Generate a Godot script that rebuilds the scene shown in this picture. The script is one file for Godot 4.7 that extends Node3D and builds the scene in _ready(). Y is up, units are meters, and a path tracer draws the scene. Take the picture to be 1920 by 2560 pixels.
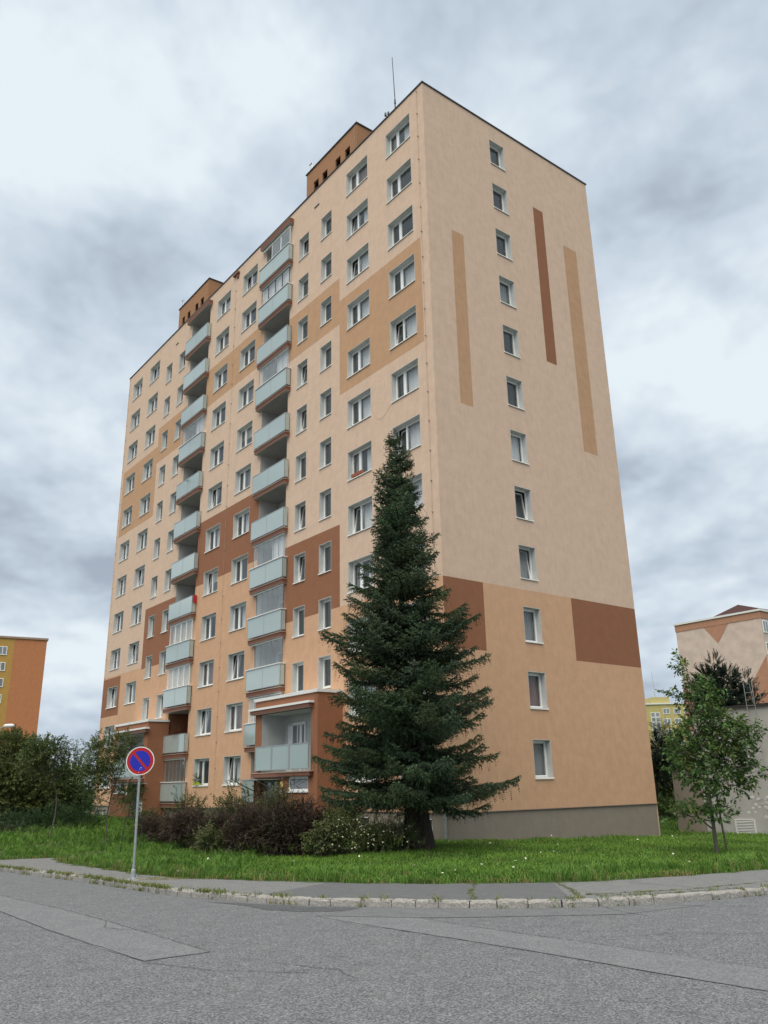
extends Node3D
# A panel apartment block on a street corner under an overcast sky.

const EYE := Vector3(0, 2.574, 0)
const CORNER := Vector3(2.335, 0, -32.453)   # foot of the block's near corner
const TURN := 0.65906                          # heading of the block
const LEN := 39.1
const DEP := 12.6
const TOP := 36.04
const PLINTH := 1.53
const FLOOR0 := 1.80
const STOREY := 2.8

var M := {}
var used := {}
var rng := RandomNumberGenerator.new()

# ------------------------------------------------------------------ mesh builder
class MB:
	var v := PackedVector3Array()
	var n := PackedVector3Array()
	var c := PackedColorArray()
	var i := PackedInt32Array()
	var col := Color(1, 1, 1)
	var has_c := false
	var has_n := false
	func tri(a: Vector3, b: Vector3, d: Vector3) -> void:
		var k := v.size()
		v.push_back(a); v.push_back(b); v.push_back(d)
		if has_c:
			c.push_back(col); c.push_back(col); c.push_back(col)
		i.push_back(k); i.push_back(k + 1); i.push_back(k + 2)
	func quad(a: Vector3, b: Vector3, d: Vector3, e: Vector3) -> void:   # clockwise from the front
		var k := v.size()
		v.push_back(a); v.push_back(b); v.push_back(d); v.push_back(e)
		if has_c:
			for z in 4: c.push_back(col)
		i.append_array(PackedInt32Array([k, k + 1, k + 2, k, k + 2, k + 3]))
	func box(lo: Vector3, hi: Vector3) -> void:
		var a := Vector3(minf(lo.x, hi.x), minf(lo.y, hi.y), minf(lo.z, hi.z))
		var b := Vector3(maxf(lo.x, hi.x), maxf(lo.y, hi.y), maxf(lo.z, hi.z))
		var p := [Vector3(a.x, a.y, a.z), Vector3(b.x, a.y, a.z), Vector3(b.x, b.y, a.z), Vector3(a.x, b.y, a.z), Vector3(a.x, a.y, b.z), Vector3(b.x, a.y, b.z), Vector3(b.x, b.y, b.z), Vector3(a.x, b.y, b.z)]
		quad(p[7], p[6], p[5], p[4]); quad(p[2], p[3], p[0], p[1]); quad(p[6], p[2], p[1], p[5])
		quad(p[3], p[7], p[4], p[0]); quad(p[3], p[2], p[6], p[7]); quad(p[4], p[5], p[1], p[0])
	# a tube of rings along points with radii
	func tube(pts: Array, rad: Array, sides: int, cap := true) -> void:
		var base := v.size()
		var cnt := pts.size()
		for s in cnt:
			var p: Vector3 = pts[s]
			var d: Vector3 = (pts[mini(s + 1, cnt - 1)] - pts[maxi(s - 1, 0)]).normalized()
			var a := d.cross(Vector3(0.31, 0.07, 0.94)).normalized()
			if absf(d.dot(Vector3(0.31, 0.07, 0.94))) > 0.95: a = d.cross(Vector3(1, 0, 0)).normalized()
			var b := d.cross(a)
			for k in sides:
				var t := TAU * k / sides
				var o := a * cos(t) + b * sin(t)
				v.push_back(p + o * float(rad[s]))
				if has_n: n.push_back(o)
				if has_c: c.push_back(col)
		for s in cnt - 1:
			for k in sides:
				var q0 := base + s * sides + k
				var q1 := base + s * sides + (k + 1) % sides
				i.append_array(PackedInt32Array([q0, q1, q1 + sides, q0, q1 + sides, q0 + sides]))
		if cap:
			for e in [0, cnt - 1]:
				for k in range(1, sides - 1):
					i.append_array(PackedInt32Array([base + e * sides, base + e * sides + k, base + e * sides + k + 1]))
	func mesh() -> ArrayMesh:
		var arr := []
		arr.resize(Mesh.ARRAY_MAX)
		arr[Mesh.ARRAY_VERTEX] = v
		if has_n: arr[Mesh.ARRAY_NORMAL] = n
		if has_c: arr[Mesh.ARRAY_COLOR] = c
		arr[Mesh.ARRAY_INDEX] = i
		var m := ArrayMesh.new()
		m.add_surface_from_arrays(Mesh.PRIMITIVE_TRIANGLES, arr)
		return m

# ------------------------------------------------------------------ naming helpers
func numbered(called: String) -> String:
	var k: int = used.get(called, 0)
	used[called] = k + 1
	return called if k == 0 else "%s_%03d" % [called, k]

func tag(o: Node, label: String, category: String, group := "", kind := "") -> void:
	o.set_meta("label", label)
	o.set_meta("category", category)
	if group != "": o.set_meta("group", group)
	if kind != "": o.set_meta("kind", kind)

func part(called: String, mesh: Mesh, mat: Material, parent: Node, xf := Transform3D.IDENTITY) -> MeshInstance3D:
	var o := MeshInstance3D.new()
	o.name = called
	o.mesh = mesh
	o.material_override = mat
	o.transform = xf
	parent.add_child(o, true)
	return o

func thing(called: String, at: Vector3, turn: float, label: String, category: String, group := "") -> Node3D:
	var o := Node3D.new()
	o.name = numbered(called)
	o.position = at
	o.rotation.y = turn
	add_child(o)
	tag(o, label, category, group)
	return o

func solo(called: String, mesh: Mesh, mat: Material, label: String, category: String, group := "", kind := "") -> MeshInstance3D:
	var o := part(numbered(called), mesh, mat, self)
	tag(o, label, category, group, kind)
	return o

func many(called: String, mesh: Mesh, mat: Material, xfs: Array, cols: Array, parent: Node) -> MultiMeshInstance3D:
	var mm := MultiMesh.new()
	mm.transform_format = MultiMesh.TRANSFORM_3D
	mm.use_colors = cols.size() > 0
	mm.mesh = mesh
	mm.instance_count = xfs.size()
	for k in xfs.size():
		mm.set_instance_transform(k, xfs[k])
		if cols.size() > 0: mm.set_instance_color(k, cols[k])
	var o := MultiMeshInstance3D.new()
	o.name = called
	o.multimesh = mm
	o.material_override = mat
	parent.add_child(o, true)
	o.set_meta("kind", "stuff")
	return o

# ------------------------------------------------------------------ materials
func lin(r: float, g: float, b: float) -> Color:
	return Color(r, g, b).linear_to_srgb()

func plain(col: Color, rough := 0.7, metal := 0.0, spec := 0.5) -> StandardMaterial3D:
	var m := StandardMaterial3D.new()
	m.albedo_color = col
	m.roughness = rough
	m.metallic = metal
	m.metallic_specular = spec
	m.cull_mode = BaseMaterial3D.CULL_DISABLED
	return m

func speckle(size: int, lo: float, hi: float, fine: float, mid: float, sd: int, tint_a := Color(1, 1, 1), tint_b := Color(1, 1, 1), fine_share := 0.6) -> ImageTexture:
	var f1 := FastNoiseLite.new()
	f1.seed = sd; f1.noise_type = FastNoiseLite.TYPE_CELLULAR; f1.frequency = fine
	f1.cellular_return_type = FastNoiseLite.RETURN_CELL_VALUE
	var f2 := FastNoiseLite.new()
	f2.seed = sd + 7; f2.noise_type = FastNoiseLite.TYPE_SIMPLEX_SMOOTH; f2.frequency = mid; f2.fractal_octaves = 5
	var a := f1.get_seamless_image(size, size)
	var b := f2.get_seamless_image(size, size)
	var da := a.get_data()
	var db := b.get_data()
	var out := PackedByteArray()
	out.resize(size * size * 3)
	for k in size * size:
		var s := da[k] / 255.0
		var t := db[k] / 255.0
		var w := lo + (hi - lo) * (s * fine_share + t * (1.0 - fine_share))
		var cc := tint_a.lerp(tint_b, t)
		out[k * 3] = int(clampf(w * cc.r, 0, 1) * 255); out[k * 3 + 1] = int(clampf(w * cc.g, 0, 1) * 255); out[k * 3 + 2] = int(clampf(w * cc.b, 0, 1) * 255)
	return ImageTexture.create_from_image(Image.create_from_data(size, size, false, Image.FORMAT_RGB8, out))

var streak_tex: ImageTexture
func streaked() -> ImageTexture:      # fine plaster grain with faint patches and faint rain streaks
	if streak_tex: return streak_tex
	var size := 1024
	var f1 := FastNoiseLite.new()
	f1.seed = 3; f1.noise_type = FastNoiseLite.TYPE_CELLULAR; f1.frequency = 0.16; f1.cellular_return_type = FastNoiseLite.RETURN_CELL_VALUE
	var f2 := FastNoiseLite.new()
	f2.seed = 10; f2.noise_type = FastNoiseLite.TYPE_SIMPLEX_SMOOTH; f2.frequency = 0.006; f2.fractal_octaves = 5
	var f3 := FastNoiseLite.new()
	f3.seed = 15; f3.noise_type = FastNoiseLite.TYPE_SIMPLEX_SMOOTH; f3.frequency = 0.03; f3.fractal_octaves = 4
	var a := f1.get_seamless_image(size, size).get_data()
	var b := f2.get_seamless_image(size, size).get_data()
	var im := f3.get_seamless_image(size, size / 16)
	im.resize(size, size, Image.INTERPOLATE_CUBIC)
	var d := im.get_data()
	var out := PackedByteArray()
	out.resize(size * size)
	for k in size * size: out[k] = int(216.0 + 39.0 * (0.42 * a[k] / 255.0 + 0.36 * b[k] / 255.0 + 0.22 * d[k] / 255.0))
	streak_tex = ImageTexture.create_from_image(Image.create_from_data(size, size, false, Image.FORMAT_L8, out))
	return streak_tex

func textured(col: Color, tex: Texture2D, period: float, rough := 0.9, bump: Texture2D = null, bump_cm := 0.0, world := false) -> StandardMaterial3D:
	var m := plain(col, rough)
	m.albedo_texture = tex
	m.uv1_triplanar = true
	m.uv1_world_triplanar = world
	m.uv1_scale = Vector3.ONE / period
	if bump:
		m.heightmap_enabled = true
		m.heightmap_texture = bump
		m.heightmap_scale = bump_cm
	return m

func make_materials() -> void:
	var plaster := speckle(512, 0.86, 1.0, 0.16, 0.012, 3)
	var plaster_bump := speckle(512, 0.0, 1.0, 0.16, 0.05, 4)
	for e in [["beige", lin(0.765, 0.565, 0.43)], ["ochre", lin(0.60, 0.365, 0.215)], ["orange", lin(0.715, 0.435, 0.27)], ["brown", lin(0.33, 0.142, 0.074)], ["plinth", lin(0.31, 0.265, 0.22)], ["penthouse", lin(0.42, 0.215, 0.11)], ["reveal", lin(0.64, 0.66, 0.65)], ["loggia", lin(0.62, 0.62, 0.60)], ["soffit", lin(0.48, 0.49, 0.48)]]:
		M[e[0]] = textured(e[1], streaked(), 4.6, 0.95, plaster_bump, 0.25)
	M.white = plain(lin(0.80, 0.80, 0.78), 0.35)
	M.frame = plain(lin(0.83, 0.84, 0.84), 0.3)
	M.sheet = plain(lin(0.72, 0.73, 0.72), 0.4)
	M.coping = plain(lin(0.035, 0.03, 0.03), 0.5)
	M.slab_brown = plain(lin(0.19, 0.075, 0.045), 0.7)
	M.slab_edge = plain(lin(0.34, 0.24, 0.19), 0.6)
	M.wire = plain(lin(0.45, 0.34, 0.25), 0.7)
	M.metal = plain(lin(0.42, 0.44, 0.45), 0.42, 0.75)
	M.galv = textured(lin(0.46, 0.50, 0.52), speckle(256, 0.75, 1.0, 0.06, 0.02, 21), 0.5, 0.5)
	M.galv.metallic = 0.35
	M.dark = plain(lin(0.03, 0.03, 0.032), 0.5)
	M.seal = plain(lin(0.02, 0.02, 0.022), 0.6)
	M.frosted = plain(lin(0.37, 0.455, 0.445), 0.04, 0.0, 1.0)
	M.frosted.clearcoat_enabled = true; M.frosted.clearcoat = 0.8; M.frosted.clearcoat_roughness = 0.03
	M.frost_panel = plain(lin(0.33, 0.42, 0.42), 0.3, 0.0, 0.6)
	M.glass = plain(Color(0.86, 0.93, 0.93, 0.06), 0.0, 0.0, 1.0)
	M.glass.transparency = BaseMaterial3D.TRANSPARENCY_ALPHA
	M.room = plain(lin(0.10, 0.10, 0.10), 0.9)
	M.curtain = plain(lin(0.62, 0.64, 0.66), 0.9)
	M.curtain.backlight_enabled = true; M.curtain.backlight = Color(0.4, 0.4, 0.4)
	M.curtain_grey = plain(lin(0.22, 0.23, 0.24), 0.9)
	M.curtain_red = plain(lin(0.20, 0.10, 0.085), 0.9)
	M.curtain_cream = plain(lin(0.50, 0.46, 0.38), 0.9)
	M.red = plain(lin(0.42, 0.012, 0.015), 0.35)
	M.blue = plain(lin(0.012, 0.02, 0.42), 0.35)
	M.bark = textured(lin(0.085, 0.065, 0.05), speckle(256, 0.45, 1.0, 0.05, 0.03, 31), 0.6, 0.95, speckle(256, 0, 1, 0.05, 0.03, 32), 1.2)
	M.bark_pale = textured(lin(0.20, 0.18, 0.15), speckle(256, 0.6, 1.0, 0.05, 0.03, 33), 0.5, 0.9)
	for e in ["needle", "leaf", "blade", "petal"]:
		var m := plain(Color(1, 1, 1), 0.6, 0.0, 0.25)
		m.vertex_color_use_as_albedo = true
		M[e] = m
	M.leaf.backlight_enabled = true; M.leaf.backlight = Color(0.55, 0.6, 0.3)
	M.leaf.roughness = 0.45
	M.blade.backlight_enabled = true; M.blade.backlight = Color(0.5, 0.6, 0.25)
	var asp := speckle(1024, 0.24, 1.0, 0.19, 0.006, 41, Color(0.98, 0.99, 1.0), Color(1.0, 1.0, 1.0), 0.92)
	var asp_b := speckle(1024, 0.0, 1.0, 0.13, 0.03, 42)
	var fin := speckle(1024, 0.5, 1.0, 0.21, 0.006, 43, Color(0.98, 0.99, 1.0), Color(1, 1, 1), 0.88)
	var cloudy := FastNoiseLite.new()
	cloudy.seed = 5; cloudy.frequency = 0.012; cloudy.fractal_octaves = 5
	var blot := NoiseTexture2D.new()
	M.asphalt = textured(lin(0.395, 0.411, 0.43), asp, 3.1, 0.9, asp_b, 0.45, true)
	M.asphalt_patch = textured(lin(0.315, 0.327, 0.341), fin, 3.7, 0.9, asp_b, 0.12, true)
	M.asphalt_old = textured(lin(0.27, 0.279, 0.289), fin, 2.9, 0.92, asp_b, 0.12, true)
	M.asphalt_walk = textured(lin(0.33, 0.332, 0.33), fin, 2.7, 0.92, asp_b, 0.2, true)
	M.asphalt_dark = textured(lin(0.22, 0.228, 0.232), fin, 2.3, 0.92, asp_b, 0.15, true)
	M.asphalt_stain = textured(lin(0.23, 0.24, 0.255), asp, 2.3, 0.8, asp_b, 0.4, true)
	M.tar = plain(lin(0.06, 0.061, 0.064), 0.85)
	M.granite = textured(lin(0.62, 0.60, 0.56), speckle(512, 0.45, 1.0, 0.12, 0.03, 51), 0.8, 0.9, speckle(256, 0, 1, 0.08, 0.05, 52), 0.6, true)
	M.soil = textured(lin(0.10, 0.16, 0.045), speckle(512, 0.45, 1.0, 0.10, 0.02, 61), 3.3, 1.0, null, 0.0, true)
	M.concrete = textured(lin(0.52, 0.505, 0.475), speckle(512, 0.86, 1.0, 0.02, 0.012, 71, Color(1, 1, 1), Color(0.95, 0.97, 1.0), 0.15), 5.0, 0.95)
	M.far_orange = textured(lin(0.58, 0.235, 0.105), plaster, 6.0)
	M.far_ochre = textured(lin(0.55, 0.33, 0.09), plaster, 6.0)
	M.far_beige = textured(lin(0.68, 0.55, 0.48), speckle(512, 0.88, 1.0, 0.02, 0.01, 73, Color(1, 1, 1), Color(1, 1, 1), 0.1), 9.0)
	M.far_pink = textured(lin(0.50, 0.26, 0.17), plaster, 6.0)
	M.far_yellow = textured(lin(0.55, 0.48, 0.20), plaster, 6.0)
	M.roof_red = plain(lin(0.06, 0.022, 0.02), 0.8)
	M.dim_room_pane = plain(lin(0.20, 0.22, 0.235), 0.05, 0.0, 1.0)  # opaque panes; the dimness of rooms behind is put into the colour
	M.terracotta = plain(lin(0.30, 0.09, 0.045), 0.8)
	M.lime = plain(lin(0.45, 0.55, 0.03), 0.6)
	M.lamp_shell = plain(lin(0.55, 0.45, 0.16), 0.4)

# ------------------------------------------------------------------ terrain
var ctrl: Array = []
const KERB := [[-34.0, -53.0], [-20.0, -36.9], [-12.36, -28.13], [-10.02, -25.45], [-8.66, -23.92], [-7.06, -21.99], [-5.68, -20.25], [-4.41, -18.74], [-2.94, -17.46], [-2.09, -16.84], [-1.3, -16.41], [-0.13, -16.03], [0.84, -15.72], [1.85, -15.48], [2.87, -15.42], [3.94, -15.52], [5.04, -15.85], [6.98, -16.75], [9.3, -18.15], [14.0, -21.4], [24.0, -28.6], [45.0, -44.0]]
const WALK := [[-34.0, -58.0], [-22.0, -43.5], [-14.35, -32.6], [-12.7, -33.7], [-11.2, -30.2], [-9.4, -27.6], [-7.64, -25.12], [-6.4, -23.4], [-5.2, -22.2], [-3.5, -21.1], [-1.6, -20.16], [-0.68, -19.64], [1.03, -19.1], [2.74, -18.98], [4.41, -19.05], [6.41, -19.89], [8.98, -21.32], [13.0, -24.0], [23.0, -31.2], [44.0, -47.0]]

func road_y(z: float) -> float:
	return 0.92 + 0.0256 * z

func face_point(u: float, off: float) -> Vector3:       # on the long front, u from the corner, off outwards
	return CORNER + Basis(Vector3.UP, TURN) * Vector3(-off, 0, -u)

func add_ctrl(x: float, z: float, y: float) -> void:
	ctrl.append(Vector3(x, y, z))

func setup_terrain() -> void:
	for q in KERB: if q[1] > -33.0: add_ctrl(q[0], q[1], road_y(q[1]) + 0.11)
	for q in WALK: if q[1] > -35.0: add_ctrl(q[0], q[1], road_y(q[1]) + 0.11)
	for e in [[0.0, 0.0, 0.53], [3.2, 0.0, 0.54], [8.0, 0.0, 0.56], [14.0, 0.0, 0.6], [20.0, 0.0, 0.65], [26.0, 0.0, 0.7], [32.0, 0.0, 0.72], [39.0, 0.0, 0.65], [9.0, 3.0, 0.6], [20.0, 3.0, 0.62], [30.0, 3.5, 0.72]]:
		var p := face_point(e[0], e[1])
		add_ctrl(p.x, p.z, e[2])
	for e in [[3.25, 0.40], [7.0, 0.24], [12.5, 0.0]]:
		var p := CORNER + Basis(Vector3.UP, TURN) * Vector3(e[0], 0, 0)
		add_ctrl(p.x, p.z, e[1])
	for e in [[15.39, -42.73, 0.0], [17.24, -40.35, 0.02], [21.0, -35.5, 0.1], [0.9, -27.6, 0.6], [-14.7, -37.7, 0.5], [-10.5, -32.7, 0.48], [9.5, -26.0, 0.4], [5.0, -26.0, 0.47], [-4.0, -27.0, 0.5], [14.0, -30.0, 0.3], [-24.0, -50.0, 0.4], [-30.0, -70.0, 0.4], [20.0, -60.0, -0.2], [60.0, -90.0, -0.5], [-80.0, -110.0, 0.3], [0.0, -120.0, 0.0], [0.0, 30.0, 0.9], [30.0, 0.0, 0.7], [-30.0, 0.0, 0.7], [-40.0, -30.0, 0.3], [60.0, -20.0, 0.3]]:
		add_ctrl(e[0], e[1], e[2])

func lawn_y(x: float, z: float) -> float:
	var s := 0.0
	var w := 0.0
	for p: Vector3 in ctrl:
		var d := (p.x - x) * (p.x - x) + (p.z - z) * (p.z - z) + 0.04
		var k := 1.0 / (d * sqrt(d))
		s += p.y * k; w += k
	return s / w

func side_of(line: Array, x: float, z: float) -> float:     # signed distance in plan: positive away from the road
	var best := 1e9
	var sgn := 1.0
	for k in line.size() - 1:
		var ax: float = line[k][0]
		var az: float = line[k][1]
		var dx: float = line[k + 1][0] - ax
		var dz: float = line[k + 1][1] - az
		var t := clampf(((x - ax) * dx + (z - az) * dz) / (dx * dx + dz * dz), 0, 1)
		var ex := x - ax - dx * t
		var ez := z - az - dz * t
		var d := ex * ex + ez * ez
		if d < best:
			best = d
			sgn = 1.0 if dx * (z - az) - dz * (x - ax) < 0 else -1.0
	return sqrt(best) * sgn

func smooth_line(line: Array, step: float) -> PackedVector2Array:
	var cv := Curve2D.new()
	for k in line.size():
		var p := Vector2(line[k][0], line[k][1])
		var a := Vector2(line[maxi(k - 1, 0)][0], line[maxi(k - 1, 0)][1])
		var b := Vector2(line[mini(k + 1, line.size() - 1)][0], line[mini(k + 1, line.size() - 1)][1])
		var tan := (b - a) * 0.16
		var l0 := minf(p.distance_to(a), p.distance_to(b)) * 0.33
		if tan.length() > l0 and l0 > 0.0: tan = tan.normalized() * l0
		cv.add_point(p, -tan, tan)
	cv.bake_interval = 0.05
	var out := PackedVector2Array()
	var L := cv.get_baked_length()
	var cnt := int(L / step)
	for k in cnt + 1: out.push_back(cv.sample_baked(L * k / cnt))
	return out

# sheet over a polygon in plan at a height function, triangulated and subdivided enough for a plane
func sheet(poly: PackedVector2Array, hf: Callable) -> MB:
	var mb := MB.new()
	var idx := Geometry2D.triangulate_polygon(poly)
	for p in poly: mb.v.push_back(Vector3(p.x, hf.call(p.x, p.y), p.y))
	for k in range(0, idx.size(), 3):
		var a := poly[idx[k]]
		var b := poly[idx[k + 1]]
		var d := poly[idx[k + 2]]
		if (b - a).cross(d - a) > 0: mb.i.append_array(PackedInt32Array([idx[k], idx[k + 1], idx[k + 2]]))
		else: mb.i.append_array(PackedInt32Array([idx[k], idx[k + 2], idx[k + 1]]))
	return mb

func ribbon(pts: Array, width: float, hf: Callable, mb: MB, r: RandomNumberGenerator, wob := 0.04) -> void:
	var line := PackedVector2Array()
	for k in pts.size() - 1:
		var a := Vector2(pts[k][0], pts[k][1])
		var b := Vector2(pts[k + 1][0], pts[k + 1][1])
		var cnt := maxi(2, int(a.distance_to(b) / 0.18))
		for s in cnt: line.push_back(a.lerp(b, float(s) / cnt) + Vector2(r.randf_range(-wob, wob), r.randf_range(-wob, wob)))
	line.push_back(Vector2(pts[-1][0], pts[-1][1]))
	for k in line.size() - 1:
		var d := (line[k + 1] - line[k]).normalized().orthogonal()
		var w0 := width * r.randf_range(0.4, 1.2)
		var w1 := width * r.randf_range(0.4, 1.2)
		var p0 := line[k] + d * w0
		var p1 := line[k + 1] + d * w1
		var p2 := line[k + 1] - d * w1
		var p3 := line[k] - d * w0
		mb.quad(Vector3(p0.x, hf.call(p0.x, p0.y), p0.y), Vector3(p1.x, hf.call(p1.x, p1.y), p1.y), Vector3(p2.x, hf.call(p2.x, p2.y), p2.y), Vector3(p3.x, hf.call(p3.x, p3.y), p3.y))

func build_ground() -> void:
	setup_terrain()
	var xs := PackedFloat32Array()
	for x in [-1600.0, -900.0, -500.0, -300.0, -180.0, -120.0, -80.0, -60.0, -50.0]: xs.push_back(x)
	var t := -42.0
	while t <= 42.0:
		xs.push_back(t)
		t += 0.6 if absf(t) < 20.0 else 2.0
	for x in [50.0, 60.0, 80.0, 120.0, 180.0, 300.0, 500.0, 900.0, 1600.0]: xs.push_back(x)
	var zs := PackedFloat32Array()
	for z in [-1600.0, -900.0, -500.0, -300.0, -200.0, -140.0, -110.0, -90.0, -75.0, -65.0]: zs.push_back(z)
	t = -58.0
	while t <= -8.0:
		zs.push_back(t)
		t += 0.6 if t > -45.0 and t < -14.0 else 2.0
	for z in [0.0, 15.0, 40.0, 90.0, 200.0, 500.0, 1000.0]: zs.push_back(z)
	var mb := MB.new()
	for z in zs:
		for x in xs:
			var y := 0.0
			var k := side_of(KERB, x, z)
			if k < 0.3: y = road_y(z) - 0.35
			elif side_of(WALK, x, z) < -0.25: y = road_y(z) - 0.02
			else: y = lawn_y(x, z)
			mb.v.push_back(Vector3(x, y, z))
	var w := xs.size()
	for b in zs.size() - 1:
		for a in w - 1:
			var q := b * w + a
			mb.i.append_array(PackedInt32Array([q, q + 1, q + w + 1, q, q + w + 1, q + w]))
	solo("ground", mb.mesh(), M.soil, "green lawn soil around the apartment block", "ground", "", "structure")
	var kerb := smooth_line(KERB, 0.4)
	var walk := smooth_line(WALK, 0.5)
	# road: everything on the camera's side of the kerb
	var poly := PackedVector2Array(kerb)
	poly.append_array(PackedVector2Array([Vector2(90, -60), Vector2(90, 60), Vector2(-90, 60), Vector2(-90, -75)]))
	var road := solo("road", sheet(poly, func(_x, z): return road_y(z)).mesh(), M.asphalt, "grey coarse asphalt road in front of the block", "road", "", "structure")
	poly = PackedVector2Array()
	for q in KERB: poly.push_back(Vector2(q[0], q[1] - 0.02))
	for k in WALK.size(): poly.push_back(Vector2(WALK[WALK.size() - 1 - k][0], WALK[WALK.size() - 1 - k][1]))
	var pave := solo("pavement", sheet(poly, func(_x, z): return road_y(z) + 0.108).mesh(), M.asphalt_walk, "light grey asphalt pavement between kerb and lawn", "pavement", "", "structure")
	var r := RandomNumberGenerator.new()
	r.seed = 11
	var rough_poly := func(pts: Array, amp: float) -> PackedVector2Array:
		var o := PackedVector2Array()
		for k in pts.size():
			var a := Vector2(pts[k][0], pts[k][1])
			var b := Vector2(pts[(k + 1) % pts.size()][0], pts[(k + 1) % pts.size()][1])
			var cnt := maxi(1, int(a.distance_to(b) / 0.35))
			for s in cnt: o.push_back(a.lerp(b, float(s) / cnt) + (Vector2(r.randf_range(-amp, amp), r.randf_range(-amp, amp)) if s > 0 else Vector2.ZERO))
		return o
	var on_road := func(_x, z): return road_y(z) + 0.004
	var on_road2 := func(_x, z): return road_y(z) + 0.008
	var on_walk := func(_x, z): return road_y(z) + 0.112
	var on_walk2 := func(_x, z): return road_y(z) + 0.116
	var pl := [[-12.0, -23.8], [-8.58, -19.68], [-7.69, -18.79], [-6.24, -16.86], [-4.66, -14.79], [-2.27, -11.43], [-2.94, -10.85], [-3.71, -11.78], [-5.21, -13.79], [-7.14, -16.47], [-10.6, -21.2]]
	part("repair_patch", sheet(rough_poly.call(pl, 0.012), on_road).mesh(), M.asphalt_patch, road)
	var pr := [[-1.23, -14.86], [0.42, -14.37], [0.85, -13.69], [1.8, -12.4], [2.77, -11.18], [3.89, -9.62], [5.6, -7.2], [4.8, -5.4], [3.44, -8.58], [2.75, -9.48], [2.16, -10.36], [0.87, -12.08], [-0.12, -13.33]]
	part("repair_patch", sheet(rough_poly.call(pr, 0.012), on_road).mesh(), M.asphalt_patch, road)
	var pk := [[-1.23, -14.9], [-0.5, -15.95], [0.84, -15.6], [1.85, -15.36], [2.87, -15.3], [3.94, -15.4], [5.0, -15.6], [5.3, -15.35], [3.67, -14.33], [0.86, -14.33], [0.42, -14.4]]
	part("repair_patch", sheet(rough_poly.call(pk, 0.01), on_road).mesh(), M.asphalt_old, road)
	var ps := [[-3.72, -17.6], [-2.83, -17.1], [-1.5, -16.3], [-0.55, -15.98], [-0.7, -15.55], [-1.56, -15.5], [-2.22, -15.9], [-2.77, -16.7]]
	part("damp_stain", sheet(rough_poly.call(ps, 0.05), on_road).mesh(), M.asphalt_stain, road)
	var mb2 := MB.new()
	for seam in [[[-8.58, -19.68], [-6.24, -16.86], [-4.66, -14.79], [-2.27, -11.43], [-2.94, -10.85], [-5.21, -13.79], [-7.14, -16.47]], [[0.42, -14.37], [0.85, -13.69], [2.77, -11.18], [3.89, -9.62]], [[-0.12, -13.33], [0.87, -12.08], [2.16, -10.36], [2.75, -9.48], [3.44, -8.58]], [[-1.23, -14.88], [0.42, -14.38], [0.86, -14.31], [3.67, -14.31]]]:
		ribbon(seam, 0.008, on_road2, mb2, r, 0.012)
	part("seam", mb2.mesh(), M.tar, road)
	mb2 = MB.new()
	for crack in [[[3.6, -15.3], [3.75, -14.5], [3.95, -14.1]], [[-4.66, -14.79], [-4.4, -13.9], [-3.6, -13.4]], [[-5.21, -13.79], [-5.9, -13.6], [-6.6, -13.9], [-7.6, -13.5]], [[-2.9, -10.75], [-2.0, -10.2], [-0.9, -9.9]], [[-1.4, -10.6], [-0.6, -10.1], [-0.4, -9.6]], [[2.9, -12.0], [3.9, -12.3], [5.0, -12.0], [6.2, -12.5]], [[4.6, -15.5], [5.3, -15.2], [6.3, -15.0]], [[2.0, -8.3], [2.3, -8.2]]]:
		ribbon(crack, 0.007, on_road2, mb2, r, 0.035)
	part("crack", mb2.mesh(), M.tar, road)
	# newer dark strip in the pavement
	var lo := PackedVector2Array()
	for p in kerb:
		if p.x > -2.6 and p.x < 3.35: lo.push_back(p + Vector2(0.0, -0.18))
	var hi := PackedVector2Array()
	for p in walk:
		if p.x > -1.7 and p.x < 3.5: hi.push_back(p + Vector2(0, 0.1))
	hi.reverse()
	lo.append_array(hi)
	part("repair_patch", sheet(lo, on_walk).mesh(), M.asphalt_dark, pave)
	mb2 = MB.new()
	for crack in [[[3.3, -15.7], [3.42, -17.0], [3.5, -18.9]], [[1.45, -15.7], [1.5, -17.0], [1.75, -18.9]], [[3.5, -16.3], [4.6, -16.6], [5.6, -16.9], [7.2, -17.9], [8.6, -18.9]], [[4.9, -18.6], [5.6, -17.6], [6.1, -16.7]], [[3.6, -16.1], [5.2, -16.35], [6.5, -16.95]], [[-7.9, -23.9], [-6.6, -23.2], [-5.4, -21.6]]]:
		ribbon(crack, 0.011, on_walk2, mb2, r, 0.04)
	part("crack", mb2.mesh(), M.tar, pave)
	# kerb stones
	var kn := Node3D.new()
	kn.name = "kerb"
	add_child(kn)
	tag(kn, "row of worn pale granite kerb stones along the road", "kerb", "", "structure")
	var fine := smooth_line(KERB, 0.02)
	var at := 0
	while at < fine.size() and fine[at].x < -16.5: at += 1
	while at < fine.size() - 60 and fine[at].x < 14.0:
		var L := r.randf_range(0.42, 0.66)
		var n2 := at + int(L / 0.02)
		if n2 >= fine.size(): break
		var a := fine[at]
		var b := fine[n2]
		var mid := (a + b) * 0.5
		var dir := (b - a).normalized()
		var st := kerb_stone(a.distance_to(b) - r.randf_range(0.008, 0.03), r)
		var xf := Transform3D(Basis(Vector3.UP, atan2(-dir.y, dir.x)), Vector3(mid.x, road_y(mid.y) + r.randf_range(-0.008, 0.008), mid.y))
		xf.basis = xf.basis * Basis(Vector3(0, 0, 1), r.randf_range(-0.012, 0.012))
		part("kerb_stone", st, M.granite, kn, xf)
		at = n2

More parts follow.
